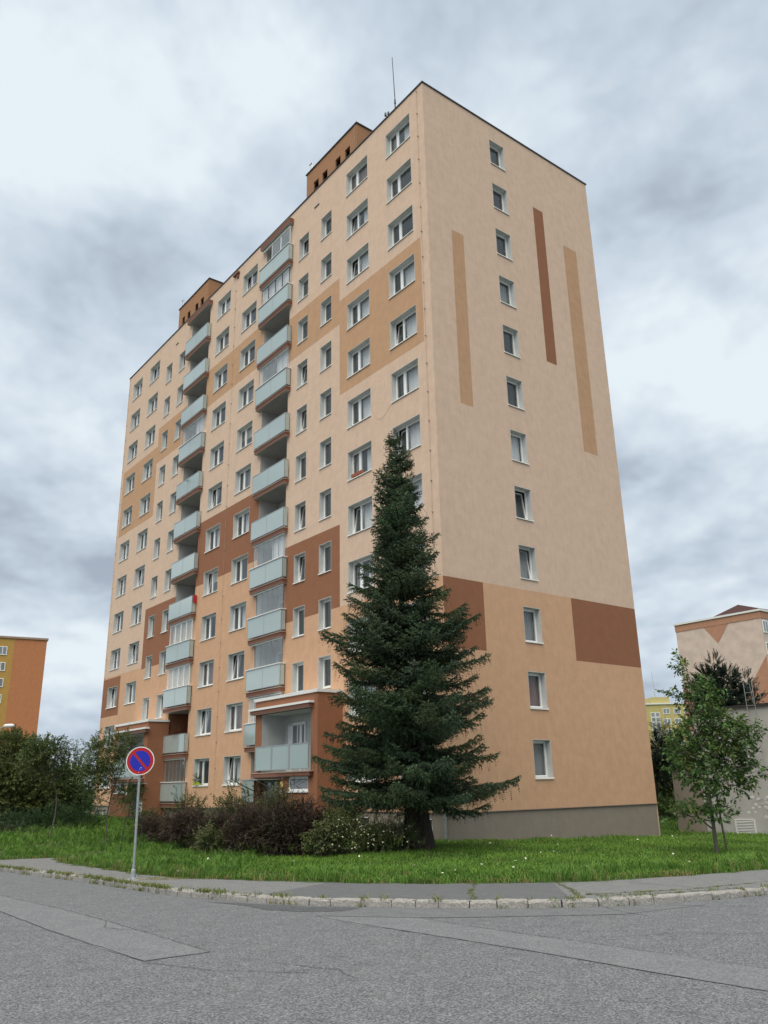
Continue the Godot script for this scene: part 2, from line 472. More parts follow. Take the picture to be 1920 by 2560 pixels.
func kerb_stone(L: float, r: RandomNumberGenerator) -> ArrayMesh:
	# a split-faced stone: long axis x, road side +z, rounded uneven upper edges
	var mb := MB.new()
	var sec := [Vector2(0.0, -0.12), Vector2(0.0, 0.085), Vector2(-0.012, 0.108), Vector2(-0.035, 0.122), Vector2(-0.13, 0.125), Vector2(-0.165, 0.118), Vector2(-0.175, -0.12)]
	var cuts := 6
	var w := sec.size()
	for s in cuts + 1:
		var e := 0.012 if s == 0 or s == cuts else 0.0
		for q in sec:
			var pz: float = q.x + r.randf_range(-0.008, 0.008)
			var py: float = q.y + (r.randf_range(-0.009, 0.006) if q.y > 0 else 0.0) - (e if q.y > 0.05 else 0.0)
			if q.x == 0.0: pz -= e * 0.6
			mb.v.push_back(Vector3(-L / 2 + L * s / cuts, py, pz))
	for s in cuts:
		for k in w - 1:
			var a := s * w + k
			mb.i.append_array(PackedInt32Array([a, a + 1, a + w + 1, a, a + w + 1, a + w]))
	for e in [0, cuts]:
		for k in range(1, w - 1): mb.i.append_array(PackedInt32Array([e * w, e * w + k, e * w + k + 1]))
	return mb.mesh()

# ------------------------------------------------------------------ sky
func make_sky() -> Sky:
	var W := 2048
	var H := 1024
	var n1 := FastNoiseLite.new()
	n1.seed = 19; n1.noise_type = FastNoiseLite.TYPE_SIMPLEX_SMOOTH; n1.frequency = 0.5; n1.fractal_octaves = 8; n1.fractal_gain = 0.58
	n1.domain_warp_enabled = true; n1.domain_warp_amplitude = 0.4; n1.domain_warp_frequency = 0.45; n1.domain_warp_fractal_octaves = 3
	var n2 := FastNoiseLite.new()
	n2.seed = 77; n2.noise_type = FastNoiseLite.TYPE_SIMPLEX_SMOOTH; n2.frequency = 2.1; n2.fractal_octaves = 6; n2.fractal_gain = 0.58
	var data := PackedFloat32Array()
	data.resize(W * H * 3)
	var dark := Vector3(0.158, 0.184, 0.222)
	var mid := Vector3(0.255, 0.295, 0.340)
	var pale := Vector3(0.362, 0.398, 0.425)
	for j in H / 2:
		var th := (j + 0.5) / H * PI
		var y := cos(th)
		var sy := sin(th)
		var k := 1.0 / (y + 0.16)
		var hz := pow(1.0 - y, 5.0)
		for i in W:
			var ph := ((i + 0.5) / W - 0.5) * TAU
			var px := sin(ph) * sy * k
			var pz := -cos(ph) * sy * k
			var a := n1.get_noise_2d(px, pz)
			var b := n2.get_noise_2d(px * 1.3 + 9.0, pz)
			var t := clampf(0.52 + a * 1.25 + b * 0.5, 0.0, 1.0)
			t = lerpf(t, 0.35 + 0.65 * t, hz)
			var c := dark.lerp(mid, t * 2.0) if t < 0.5 else mid.lerp(pale, (t - 0.5) * 2.0)
			var o := (j * W + i) * 3
			data[o] = c.x; data[o + 1] = c.y; data[o + 2] = c.z
	for j in range(H / 2, H):
		for i in W:
			var o := (j * W + i) * 3
			data[o] = 0.13; data[o + 1] = 0.14; data[o + 2] = 0.13
	var img := Image.create_from_data(W, H, false, Image.FORMAT_RGBF, data.to_byte_array())
	var pm := PanoramaSkyMaterial.new()
	pm.panorama = ImageTexture.create_from_image(img)
	var s := Sky.new()
	s.sky_material = pm
	return s

# ------------------------------------------------------------------ the block
var bld: Node3D
var F_LEFT := Basis(Vector3(0, 0, 1), Vector3(0, 1, 0), Vector3(-1, 0, 0))   # along, up, out of the long front
var F_END := Basis.IDENTITY

func fbox(mb: MB, u0: float, u1: float, y0: float, y1: float, o0: float, o1: float) -> void:
	mb.box(Vector3(-o1, y0, -u1), Vector3(-o0, y1, -u0))

func grid_wall(us: Array, ys: Array, holes: Array, zone: Callable, place: Callable) -> Dictionary:
	# a sheet cut into cells along all hole and colour edges; returns one MB for each zone name
	var su := []
	for u in us:
		var dup := false
		for q in su: if absf(q - u) < 0.004: dup = true
		if not dup: su.append(u)
	su.sort()
	var sy := []
	for y in ys:
		var dup := false
		for q in sy: if absf(q - y) < 0.004: dup = true
		if not dup: sy.append(y)
	sy.sort()
	var out := {}
	for a in su.size() - 1:
		var u0: float = su[a]
		var u1: float = su[a + 1]
		var uc := (u0 + u1) * 0.5
		var col := []
		for h in holes: if uc > h[0] and uc < h[1]: col.append(h)
		for b in sy.size() - 1:
			var y0: float = sy[b]
			var y1: float = sy[b + 1]
			var yc := (y0 + y1) * 0.5
			var open := false
			for h in col: if yc > h[2] and yc < h[3]: open = true
			if open: continue
			var zn: String = zone.call(uc, yc)
			if not out.has(zn): out[zn] = MB.new()
			var mb: MB = out[zn]
			mb.quad(place.call(u0, y1), place.call(u1, y1), place.call(u1, y0), place.call(u0, y0))
	return out

func inrect(u: float, y: float, r: Array) -> bool:
	return u > r[0] and u < r[1] and y > r[2] and y < r[3]

const OCHRE := [[0.58, 7.35, 21.61, 27.2], [7.35, 12.55, 25.8, 28.65], [15.55, 23.55, 27.15, 29.95], [26.55, 31.65, 25.8, 28.65], [31.65, 38.6, 21.65, 27.2]]
const BROWN := [[7.36, 12.55, 10.58, 14.66], [15.55, 23.55, 14.7, 18.9], [26.55, 31.7, 10.45, 14.66], [35.57, 39.1, 7.67, 10.46]]
const E_OCHRE := [[1.5, 2.28, 18.7, 27.94], [9.92, 11.0, 18.36, 30.68]]
const E_BROWN := [[7.66, 8.43, 22.75, 32.15], [0.0, 2.24, 7.69, 10.57], [7.84, 12.6, 7.69, 10.57]]

func zone_front(u: float, y: float) -> String:
	for r in OCHRE: if inrect(u, y, r): return "ochre#%d" % OCHRE.find(r)
	for r in BROWN: if inrect(u, y, r): return "brown#%d" % BROWN.find(r)
	var strip := "#0" if u < 14.0 else ("#1" if u < 25.0 else "#2")
	if y < 10.58 or (y < 14.7 and u > 12.55 and u < 26.55): return "orange" + strip
	return "beige" + ("#4" if strip == "#1" and y < 28.5 else (strip if y < 35.2 else "#3"))

func zone_end(u: float, y: float) -> String:
	for r in E_OCHRE: if inrect(u, y, r): return "ochre#%d" % E_OCHRE.find(r)
	for r in E_BROWN: if inrect(u, y, r): return "brown#%d" % E_BROWN.find(r)
	return "orange" if y < 10.57 else "beige"

# window of width w, height h, reveal depth d; local x along the wall, z outwards, origin mid sill
var win_cache := {}
func frame_mesh(w: float, h: float, d: float, kind: String) -> Array:
	var key := "%s %.2f %.2f" % [kind, w, h]
	if win_cache.has(key): return win_cache[key]
	var hw := w / 2
	var fr := MB.new()      # fixed frame and sashes
	var f := 0.055
	var z0 := -d
	var z1 := -d - 0.07
	fr.box(Vector3(-hw, 0.0, z1), Vector3(-hw + f, h, z0)); fr.box(Vector3(hw - f, 0.0, z1), Vector3(hw, h, z0))
	fr.box(Vector3(-hw + f, h - f, z1), Vector3(hw - f, h, z0)); fr.box(Vector3(-hw + f, 0.0, z1), Vector3(hw - f, f, z0))
	var panes := []
	var spans := []
	if kind.begins_with("wide"):
		var mx := -hw + 0.68
		fr.box(Vector3(mx - 0.04, f, z1), Vector3(mx + 0.04, h - f, z0))
		spans = [[-hw + f, mx - 0.04], [mx + 0.04, hw - f]]
	else:
		spans = [[-hw + f, hw - f]]
	var seal := MB.new()
	for k in spans.size():
		var x0: float = spans[k][0]
		var x1: float = spans[k][1]
		var s := 0.06
		var tilt := kind.ends_with("tilt") and k == 0
		var xf := Transform3D(Basis.IDENTITY, Vector3(0, 0, z0 + 0.012))
		if tilt: xf = Transform3D(Basis(Vector3(1, 0, 0), -0.13), Vector3(0, f, z0 - 0.03)) * Transform3D(Basis.IDENTITY, Vector3(0, -f, 0))
		var sub := MB.new()
		var y0 := f
		var y1 := h - f
		sub.box(Vector3(x0, y0, -0.055), Vector3(x0 + s, y1, 0)); sub.box(Vector3(x1 - s, y0, -0.055), Vector3(x1, y1, 0))
		sub.box(Vector3(x0 + s, y1 - s, -0.055), Vector3(x1 - s, y1, 0)); sub.box(Vector3(x0 + s, y0, -0.055), Vector3(x1 - s, y0 + s, 0))
		var base := fr.v.size()
		for p in sub.v: fr.v.push_back(xf * p)
		for q in sub.i: fr.i.push_back(base + q)
		var pm := MB.new()
		pm.quad(xf * Vector3(x0 + s, y1 - s, -0.02), xf * Vector3(x1 - s, y1 - s, -0.02), xf * Vector3(x1 - s, y0 + s, -0.02), xf * Vector3(x0 + s, y0 + s, -0.02))
		panes.append(pm.mesh())
		var g := 0.012
		for e in [[x0 + s, x0 + s + g, y0 + s, y1 - s], [x1 - s - g, x1 - s, y0 + s, y1 - s], [x0 + s + g, x1 - s - g, y1 - s - g, y1 - s], [x0 + s + g, x1 - s - g, y0 + s, y0 + s + g]]:
			seal.quad(xf * Vector3(e[0], e[3], -0.012), xf * Vector3(e[1], e[3], -0.012), xf * Vector3(e[1], e[2], -0.012), xf * Vector3(e[0], e[2], -0.012))
	var rv := MB.new()     # plastered reveal with a thin white edge bead
	rv.quad(Vector3(-hw, h, 0), Vector3(-hw, h, z1), Vector3(-hw, 0, z1), Vector3(-hw, 0, 0))
	rv.quad(Vector3(hw, h, z1), Vector3(hw, h, 0), Vector3(hw, 0, 0), Vector3(hw, 0, z1))
	rv.quad(Vector3(-hw, h, z1), Vector3(-hw, h, 0), Vector3(hw, h, 0), Vector3(hw, h, z1))
	var bead := 0.022
	for e in [[-hw - bead, -hw, 0.0, h + bead], [hw, hw + bead, 0.0, h + bead], [-hw, hw, h, h + bead]]:
		rv.quad(Vector3(e[0], e[3], 0.003), Vector3(e[1], e[3], 0.003), Vector3(e[1], e[2], 0.003), Vector3(e[0], e[2], 0.003))
	var sl := MB.new()     # folded metal sill
	var sw := hw + 0.03
	sl.quad(Vector3(-sw, 0.028, z0 + 0.01), Vector3(sw, 0.028, z0 + 0.01), Vector3(sw, -0.012, 0.05), Vector3(-sw, -0.012, 0.05))
	sl.quad(Vector3(-sw, -0.012, 0.05), Vector3(sw, -0.012, 0.05), Vector3(sw, -0.05, 0.052), Vector3(-sw, -0.05, 0.052))
	sl.quad(Vector3(-sw, -0.05, 0.052), Vector3(sw, -0.05, 0.052), Vector3(sw, -0.05, 0.02), Vector3(-sw, -0.05, 0.02))
	for s in [-1.0, 1.0]:
		sl.quad(Vector3(s * sw, 0.03, z0 + 0.01), Vector3(s * sw, 0.02, 0.05), Vector3(s * sw, -0.05, 0.05), Vector3(s * sw, -0.03, z0 + 0.01))
	win_cache[key] = [fr.mesh(), panes, rv.mesh(), sl.mesh(), seal.mesh()]
	return win_cache[key]

var curtain_cache := {}
func curtain_mesh(x0: float, x1: float, y0: float, y1: float, sd: int) -> ArrayMesh:
	var key := "%.2f %.2f %.2f %.2f %d" % [x0, x1, y0, y1, sd]
	if curtain_cache.has(key): return curtain_cache[key]
	var mb := MB.new()
	var cnt := maxi(6, int((x1 - x0) / 0.035))
	var prev := 0.0
	for k in cnt + 1:
		var z := 0.022 * sin(k * 1.35 + sd) + 0.01 * sin(k * 3.1 + sd * 2.0)
		if k > 0:
			var a := x0 + (x1 - x0) * (k - 1) / cnt
			var b := x0 + (x1 - x0) * k / cnt
			mb.quad(Vector3(a, y1, prev), Vector3(b, y1, z), Vector3(b, y0, z), Vector3(a, y0, prev))
		prev = z
	curtain_cache[key] = mb.mesh()
	return curtain_cache[key]

func window(parent: Node, xf: Transform3D, w: float, h: float, kind: String, dress: int, d := 0.27, called := "window") -> MeshInstance3D:
	var parts := frame_mesh(w, h, d, kind)
	var o := part(called, parts[0], M.frame, parent, xf)
	for p in parts[1]: part("pane", p, M.glass, o)
	part("reveal", parts[2], M.reveal, o)
	part("sill", parts[3], M.white, o)
	part("seal", parts[4], M.seal, o)
	var hw := w / 2
	var back := Transform3D(Basis.IDENTITY, Vector3(0, 0, -d - 0.2))
	var wide := kind.begins_with("wide")
	var mx := -hw + 0.68
	match dress:
		0:
			if wide: part("curtain", curtain_mesh(mx + 0.05, hw, 0.0, h, 1), M.curtain, o, back)
			else: part("curtain", curtain_mesh(-hw, 0.05, 0.0, h, 1), M.curtain_grey, o, back)
		1:
			part("curtain", curtain_mesh(-hw, hw, 0.0, h - 0.25, 2), M.curtain, o, back)
		2:
			if wide:
				part("curtain", curtain_mesh(mx + 0.3, hw, 0.0, h, 3), M.curtain, o, back)
				part("curtain", curtain_mesh(-hw, mx - 0.2, 0.0, h, 4), M.curtain_grey, o, back)
		3:
			part("curtain", curtain_mesh(-hw, hw, 0.0, h, 5), M.curtain_grey, o, back)
		4:
			part("curtain", curtain_mesh(-hw, hw, 0.0, h, 6), M.curtain_red, o, back)
		5:
			part("curtain", curtain_mesh(-hw, hw, h * 0.55, h, 7), M.curtain_cream, o, back)
		6:
			part("curtain", curtain_mesh(-hw, hw, 0.0, h, 8), M.curtain, o, back)
		_: pass
	return o

func front_xf(u: float, y: float, off := 0.0) -> Transform3D:
	return Transform3D(F_LEFT, Vector3(-off, y, -u))

const WIDE := [[1.09, 3.04], [4.70, 6.64], [16.70, 18.65], [20.45, 22.40], [32.46, 34.40], [36.06, 38.01]]
const NARROW := [[8.13, 9.18], [10.52, 11.57], [27.53, 28.58], [29.92, 30.97]]
const BALC := [[12.55, 15.55], [23.55, 26.55]]

func build_block() -> void:
	bld = thing("apartment_building", CORNER, TURN, "twelve-storey panel apartment block in beige, orange and brown render", "building")
	var r := RandomNumberGenerator.new()
	r.seed = 5
	# ---- long front
	var us := [0.0, LEN, 39.1]
	var ys := [PLINTH, TOP, 10.58, 14.7]
	var holes := []
	var sill0 := 2.70
	for c in WIDE:
		us.append_array(c)
		for k in 12: holes.append([c[0], c[1], sill0 + STOREY * k, sill0 + STOREY * k + 1.47])
	for c in NARROW:
		us.append_array(c)
		for k in 10: holes.append([c[0], c[1], 32.14 - STOREY * k, 33.61 - STOREY * k])
	for c in BALC:
		us.append_array(c)
		holes.append([c[0], c[1], FLOOR0, 35.2])
	for h in holes: ys.append_array([h[2], h[3]])
	for z in OCHRE + BROWN: us.append_array([z[0], z[1]]); ys.append_array([z[2], z[3]])
	var walls := grid_wall(us, ys, holes, zone_front, func(u, y): return Vector3(0, y, -u))
	# quads run from u small (right) to large: flip the order so that they face outwards is not needed, faces are two-sided
	for k in walls: part("front_wall", walls[k].mesh(), M[k.get_slice("#", 0)], bld).set_meta("label", k.get_slice("#", 0) + " rendered area of the long front")
	# ---- end wall
	us = [0.0, DEP]; ys = [PLINTH, TOP, 10.57]
	holes = []
	for k in 12: holes.append([4.6, 5.65, sill0 + STOREY * k, sill0 + STOREY * k + 1.5])
	for h in holes: us.append_array([h[0], h[1]]); ys.append_array([h[2], h[3]])
	for z in E_OCHRE + E_BROWN: us.append_array([z[0], z[1]]); ys.append_array([z[2], z[3]])
	walls = grid_wall(us, ys, holes, zone_end, func(u, y): return Vector3(u, y, 0))
	for k in walls: part("end_wall", walls[k].mesh(), M[k.get_slice("#", 0)], bld).set_meta("label", k.get_slice("#", 0) + " rendered area of the end wall")
	# ---- other walls, roof, plinth, inner core
	var mb := MB.new()
	mb.quad(Vector3(DEP, TOP, 0), Vector3(DEP, TOP, -LEN), Vector3(DEP, -0.3, -LEN), Vector3(DEP, -0.3, 0))
	mb.quad(Vector3(DEP, TOP, -LEN), Vector3(0, TOP, -LEN), Vector3(0, -0.3, -LEN), Vector3(DEP, -0.3, -LEN))
	part("back_wall", mb.mesh(), M.beige, bld)
	mb = MB.new()
	mb.quad(Vector3(0.05, TOP - 0.25, -LEN + 0.05), Vector3(DEP - 0.05, TOP - 0.25, -LEN + 0.05), Vector3(DEP - 0.05, TOP - 0.25, -0.05), Vector3(0.05, TOP - 0.25, -0.05))
	part("roof", mb.mesh(), M.asphalt_dark, bld)
	mb = MB.new()
	var pin := 0.05
	for e in [[pin, pin, DEP - 0.02, pin, 0, 0]]:
		mb.quad(Vector3(0.05, PLINTH, -0.05), Vector3(DEP - 0.02, PLINTH, -0.05), Vector3(DEP - 0.02, -0.6, -0.05), Vector3(0.05, -0.6, -0.05))
	# plinth of the front with cellar windows
	var pholes := []
	var pus := [0.05, LEN - 0.02]
	for u in [1.55, 5.6, 17.6, 21.4, 33.4, 35.2, 36.9, 38.2]:
		pholes.append([u - 0.3, u + 0.3, 0.72, 1.28])
		pus.append_array([u - 0.3, u + 0.3])
	var pw := grid_wall(pus, [-0.6, 0.72, 1.28, PLINTH], pholes, func(_u, _y): return "plinth", func(u, y): return Vector3(0.05, y, -u))
	part("plinth", mb.mesh(), M.plinth, bld)
	part("plinth", pw["plinth"].mesh(), M.plinth, bld)
	for h in pholes:
		var g := MB.new()
		g.quad(Vector3(0.2, h[3], -h[0]), Vector3(0.2, h[3], -h[1]), Vector3(0.2, h[2], -h[1]), Vector3(0.2, h[2], -h[0]))
		var cw := part("cellar_window", g.mesh(), M.dim_room_pane, bld)
		g = MB.new()
		fbox(g, h[0], h[0] + 0.03, h[2], h[3], -0.22, -0.06); fbox(g, h[1] - 0.03, h[1], h[2], h[3], -0.22, -0.06)
		fbox(g, h[0], h[1], h[3] - 0.03, h[3], -0.22, -0.02)
		part("frame", g.mesh(), M.sheet, cw)
	mb = MB.new()
	mb.box(Vector3(-0.012, PLINTH - 0.035, 0.012), Vector3(DEP + 0.005, PLINTH, -0.05))
	mb.box(Vector3(-0.012, PLINTH - 0.035, -0.05), Vector3(0.06, PLINTH, -LEN))
	part("drip_edge", mb.mesh(), M.slab_edge, bld)
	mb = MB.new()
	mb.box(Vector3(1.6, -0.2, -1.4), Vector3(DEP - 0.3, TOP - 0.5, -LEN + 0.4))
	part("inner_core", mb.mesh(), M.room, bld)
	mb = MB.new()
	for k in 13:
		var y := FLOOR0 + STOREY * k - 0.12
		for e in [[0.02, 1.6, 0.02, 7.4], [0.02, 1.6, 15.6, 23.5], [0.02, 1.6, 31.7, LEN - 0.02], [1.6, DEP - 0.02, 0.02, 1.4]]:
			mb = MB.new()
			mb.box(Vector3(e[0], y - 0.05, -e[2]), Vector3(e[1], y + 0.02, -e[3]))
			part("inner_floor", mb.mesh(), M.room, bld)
	mb = MB.new()
	var cz := 0.05
	mb.box(Vector3(-cz, TOP, cz), Vector3(DEP + cz, TOP + 0.07, -0.35)); mb.box(Vector3(-cz, TOP, -0.35), Vector3(0.3, TOP + 0.07, -LEN - cz))
	mb.box(Vector3(DEP - 0.3, TOP, -0.35), Vector3(DEP + cz, TOP + 0.07, -LEN - cz)); mb.box(Vector3(0.3, TOP, -LEN + 0.3), Vector3(DEP - 0.3, TOP + 0.07, -LEN - cz))
	mb.box(Vector3(0.28, TOP - 0.25, -0.33), Vector3(0.3, TOP, -LEN))
	part("coping", mb.mesh(), M.coping, bld)
	# ---- windows
	for ci in WIDE.size():
		var c: Array = WIDE[ci]
		for k in 12:
			var roll := r.randf()
			var kind := "wide_tilt" if r.randf() < 0.3 else "wide"
			var dress: int = [0, 0, 1, 2, 3, 7, 5, 7, 4, 2][int(roll * 10)]
			if ci == 0 and k in [3, 4, 5, 6, 7, 8]: dress = 0
			if ci == 1 and k in [4, 6, 7, 8, 9]: dress = 0
			window(bld, front_xf((c[0] + c[1]) / 2, sill0 + STOREY * k), c[1] - c[0], 1.47, kind, dress)
	for ci in NARROW.size():
		var c: Array = NARROW[ci]
		for k in 10:
			var kind := "narrow_tilt" if r.randf() < (0.4 if ci == 1 else 0.12) else "narrow"
			window(bld, front_xf((c[0] + c[1]) / 2, 32.14 - STOREY * k), c[1] - c[0], 1.47, kind, 7)
	var end_dress := [3, 4, 3, 3, 7, 6, 7, 7, 3, 7, 2, 0]
	for k in 12:
		window(bld, Transform3D(F_END, Vector3(5.125, sill0 + STOREY * k, 0)), 1.05, 1.5, "narrow_tilt" if k in [3, 4] else "narrow", end_dress[k])
	# ---- balconies
	var look1 := ["open", "white", "slide", "slide", "frameless", "open", "open", "open", "frameless", "open", "framed", "half"]
	var look2 := ["slide", "open", "whitepanes", "whitepanes", "open", "open", "open", "open", "frameless", "open", "open", "open"]
	for b in 2:
		var c: Array = BALC[b]
		mb = MB.new()
		var rd := 1.3
		mb.quad(Vector3(0, 35.2, -c[0]), Vector3(rd, 35.2, -c[0]), Vector3(rd, FLOOR0, -c[0]), Vector3(0, FLOOR0, -c[0]))
		mb.quad(Vector3(0, 35.2, -c[1]), Vector3(rd, 35.2, -c[1]), Vector3(rd, FLOOR0, -c[1]), Vector3(0, FLOOR0, -c[1]))
		mb.quad(Vector3(rd, 35.2, -c[0]), Vector3(rd, 35.2, -c[1]), Vector3(rd, FLOOR0, -c[1]), Vector3(rd, FLOOR0, -c[0]))
		var low := MB.new()
		if b == 1:
			mb = MB.new()
			var ym := FLOOR0 + STOREY * 2 - 0.2
			for seg in [[ym, 35.2, mb], [FLOOR0, ym, low]]:
				var q: MB = seg[2]
				q.quad(Vector3(0, seg[1], -c[0]), Vector3(rd, seg[1], -c[0]), Vector3(rd, seg[0], -c[0]), Vector3(0, seg[0], -c[0]))
				q.quad(Vector3(0, seg[1], -c[1]), Vector3(rd, seg[1], -c[1]), Vector3(rd, seg[0], -c[1]), Vector3(0, seg[0], -c[1]))
				q.quad(Vector3(rd, seg[1], -c[0]), Vector3(rd, seg[1], -c[1]), Vector3(rd, seg[0], -c[1]), Vector3(rd, seg[0], -c[0]))
			part("loggia_wall", low.mesh(), M.brown, bld)
		part("loggia_wall", mb.mesh(), M.loggia, bld)
		var rc := MB.new()
		fbox(rc, c[0] - 0.3, c[1] + 0.3, 35.24, 35.54, 0.002, 0.3)
		fbox(rc, c[0] + 0.002, c[1] - 0.002, 35.2, 35.5, -rd, 0.002)
		var top := part("loggia_roof", rc.mesh(), M.slab_brown, bld)
		rc = MB.new()
		fbox(rc, c[0] - 0.31, c[1] + 0.31, 35.54, 35.58, 0.002, 0.32)
		fbox(rc, c[0] - 0.29, c[1] + 0.29, 35.2, 35.24, 0.002, 0.29)
		part("edge_strip", rc.mesh(), M.slab_edge, top)
		rc = MB.new()
		rc.quad(Vector3(-0.28, 35.195, -c[0] + 0.28), Vector3(-0.28, 35.195, -c[1] - 0.28), Vector3(rd, 35.195, -c[1]), Vector3(rd, 35.195, -c[0]))
		part("soffit", rc.mesh(), M.soffit, top)
		for k in 12:
			balcony(b, k, c[0], c[1], (look1 if b == 0 else look2)[k], r)
	# ---- stair annexes, roof houses, small fittings
	annex(false)
	annex(true)
	for mir in [false, true]: roof_house(mir)
	fittings()

func balcony(b: int, k: int, u0: float, u1: float, look: String, r: RandomNumberGenerator) -> void:
	var fy := FLOOR0 + STOREY * k
	var mb := MB.new()
	fbox(mb, u0 - 0.28, u1 + 0.28, fy - 0.27, fy - 0.09, 0.003, 0.28)
	fbox(mb, u0 + 0.003, u1 - 0.003, fy - 0.27, fy - 0.06, -1.29, 0.003)
	var o := part("balcony", mb.mesh(), M.slab_brown, bld)
	mb = MB.new()
	fbox(mb, u0 - 0.31, u1 + 0.31, fy - 0.09, fy - 0.045, 0.003, 0.32)
	fbox(mb, u0 - 0.27, u1 + 0.27, fy - 0.31, fy - 0.27, 0.003, 0.27)
	part("edge_strip", mb.mesh(), M.slab_edge, o)
	mb = MB.new()
	mb.quad(Vector3(-0.25, fy - 0.316, -u0 + 0.25), Vector3(-0.25, fy - 0.316, -u1 - 0.25), Vector3(0.0, fy - 0.316, -u1 - 0.25), Vector3(0.0, fy - 0.316, -u0 + 0.25))
	mb.quad(Vector3(-0.02, fy - 0.318, -u0), Vector3(-0.02, fy - 0.318, -u1), Vector3(1.29, fy - 0.318, -u1), Vector3(1.29, fy - 0.318, -u0))
	part("soffit", mb.mesh(), M.soffit, o)
	# railing: two big milky panes in front, one at each side, thin metal frame
	var g := 0.30
	var y0 := fy + 0.02
	var y1 := fy + 1.10
	var a := u0 - 0.29
	var e := u1 + 0.29
	var m := (a + e) / 2
	for s in [[a + 0.03, m - 0.012], [m + 0.012, e - 0.03]]:
		mb = MB.new()
		fbox(mb, s[0], s[1], y0 + 0.035, y1 - 0.03, g, g + 0.012)
		part("railing_panel", mb.mesh(), M.frosted, o)
	for u in [a, e]:
		mb = MB.new()
		fbox(mb, u - 0.006, u + 0.006, y0 + 0.05, y1 - 0.05, 0.06, g - 0.02)
		part("side_panel", mb.mesh(), M.frosted, o)
	mb = MB.new()
	fbox(mb, a, e, y1 - 0.03, y1, g - 0.02, g + 0.025)
	fbox(mb, a, e, y0, y0 + 0.03, g - 0.01, g + 0.02)
	for u in [a, m - 0.012, e - 0.03]: fbox(mb, u, u + (0.03 if u != m - 0.012 else 0.024), y0 + 0.03, y1 - 0.03, g - 0.02, g + 0.018)
	for u in [a - 0.005, e - 0.025]:
		fbox(mb, u, u + 0.03, y1 - 0.035, y1 - 0.005, 0.003, g - 0.02)
		fbox(mb, u, u + 0.03, y0 + 0.02, y0 + 0.05, 0.003, g - 0.02)
	for u in [a + 0.3, m, e - 0.3]: fbox(mb, u - 0.02, u + 0.02, fy - 0.05, y0 + 0.03, g - 0.06, g - 0.02)
	part("railing_frame", mb.mesh(), M.metal, o)
	# door and window in the back wall
	mb = MB.new()
	var bw := -1.27
	for d in [[u0 + 0.25, u0 + 1.15, fy + 0.02, fy + 2.15], [u0 + 1.15, u1 - 0.3, fy + 0.85, fy + 2.15]]:
		fbox(mb, d[0], d[0] + 0.09, d[2], d[3], bw - 0.03, bw + 0.03); fbox(mb, d[1] - 0.09, d[1], d[2], d[3], bw - 0.03, bw + 0.03)
		fbox(mb, d[0] + 0.09, d[1] - 0.09, d[3] - 0.09, d[3], bw - 0.03, bw + 0.03); fbox(mb, d[0] + 0.09, d[1] - 0.09, d[2], d[2] + 0.09, bw - 0.03, bw + 0.03)
	part("door_frame", mb.mesh(), M.frame, o)
	mb = MB.new()
	for d in [[u0 + 0.3, u0 + 1.1, fy + 0.06, fy + 2.1], [u0 + 1.2, u1 - 0.35, fy + 0.9, fy + 2.1]]: fbox(mb, d[0], d[1], d[2], d[3], bw - 0.02, bw - 0.008)
	part("door_pane", mb.mesh(), M.dim_room_pane, o)
	if look == "open": return
	# glazing above the railing
	var gt := fy + STOREY - 0.33
	var rail := MB.new()
	var white_rail := k <= 4
	fbox(rail, a - 0.02, e + 0.02, y1 + 0.002, y1 + 0.05, 0.003, g + 0.06)
	part("glazing_sill", rail.mesh(), M.white if white_rail else M.sheet, o)
	rail = MB.new()
	fbox(rail, u0 - 0.18, u1 + 0.18, gt - 0.06, gt, 0.10, 0.2)
	part("glazing_track", rail.mesh(), M.sheet, o)
	var ga := u0 - 0.16
	var ge := u1 + 0.16
	var cnt := 6
	var first := 0
	var skip := 0
	var bar := MB.new()
	if look == "framed" or look == "whitepanes": cnt = 4
	if look == "half": cnt = 3
	var w := (ge - ga) / cnt
	for q in cnt:
		if look == "half" and q == cnt - 1: continue
		if look == "slide" and q == cnt - 1 and b == 0: continue
		mb = MB.new()
		var s0 := ga + w * q + 0.006
		var s1 := ga + w * (q + 1) - 0.006
		fbox(mb, s0, s1, y1 + 0.06, gt - 0.06, 0.145, 0.155)
		part("glazing_pane", mb.mesh(), M.glass, o)
		var bwid := 0.004
		if look == "framed" or look == "whitepanes" or look == "half": bwid = 0.03
		fbox(bar, s0 - 0.004, s0 + bwid, y1 + 0.06, gt - 0.06, 0.138, 0.166)
		fbox(bar, s1 - bwid, s1 + 0.004, y1 + 0.06, gt - 0.06, 0.138, 0.166)
		if bwid > 0.02:
			fbox(bar, s0 + bwid, s1 - bwid, y1 + 0.06, y1 + 0.06 + bwid, 0.138, 0.166)
			fbox(bar, s0 + bwid, s1 - bwid, gt - 0.06 - bwid, gt - 0.06, 0.138, 0.166)
	part("glazing_bar", bar.mesh(), M.dark if look == "framed" else (M.metal if look in ["frameless", "slide"] else M.frame), o)
	mb = MB.new()
	for u in [ga - 0.02, ge + 0.02]: fbox(mb, u - 0.005, u + 0.005, y1 + 0.05, gt, 0.003, 0.14)
	part("glazing_side", mb.mesh(), M.glass, o)
	if look in ["frameless", "whitepanes", "framed"]:
		mb = MB.new()
		var cu := curtain_mesh(-(u1 - u0) / 2, (u1 - u0) / 2, 0.0, gt - y1 - 0.1, 11 + k)
		var t := 1.0 if look != "frameless" else 0.45
		part("blind", curtain_mesh((u1 - u0) * (0.5 - t), (u1 - u0) / 2, 0.0, gt - y1 - 0.1, 11 + k), M.curtain_cream if look == "whitepanes" else M.curtain, o, front_xf((u0 + u1) / 2, y1 + 0.06, -0.02))

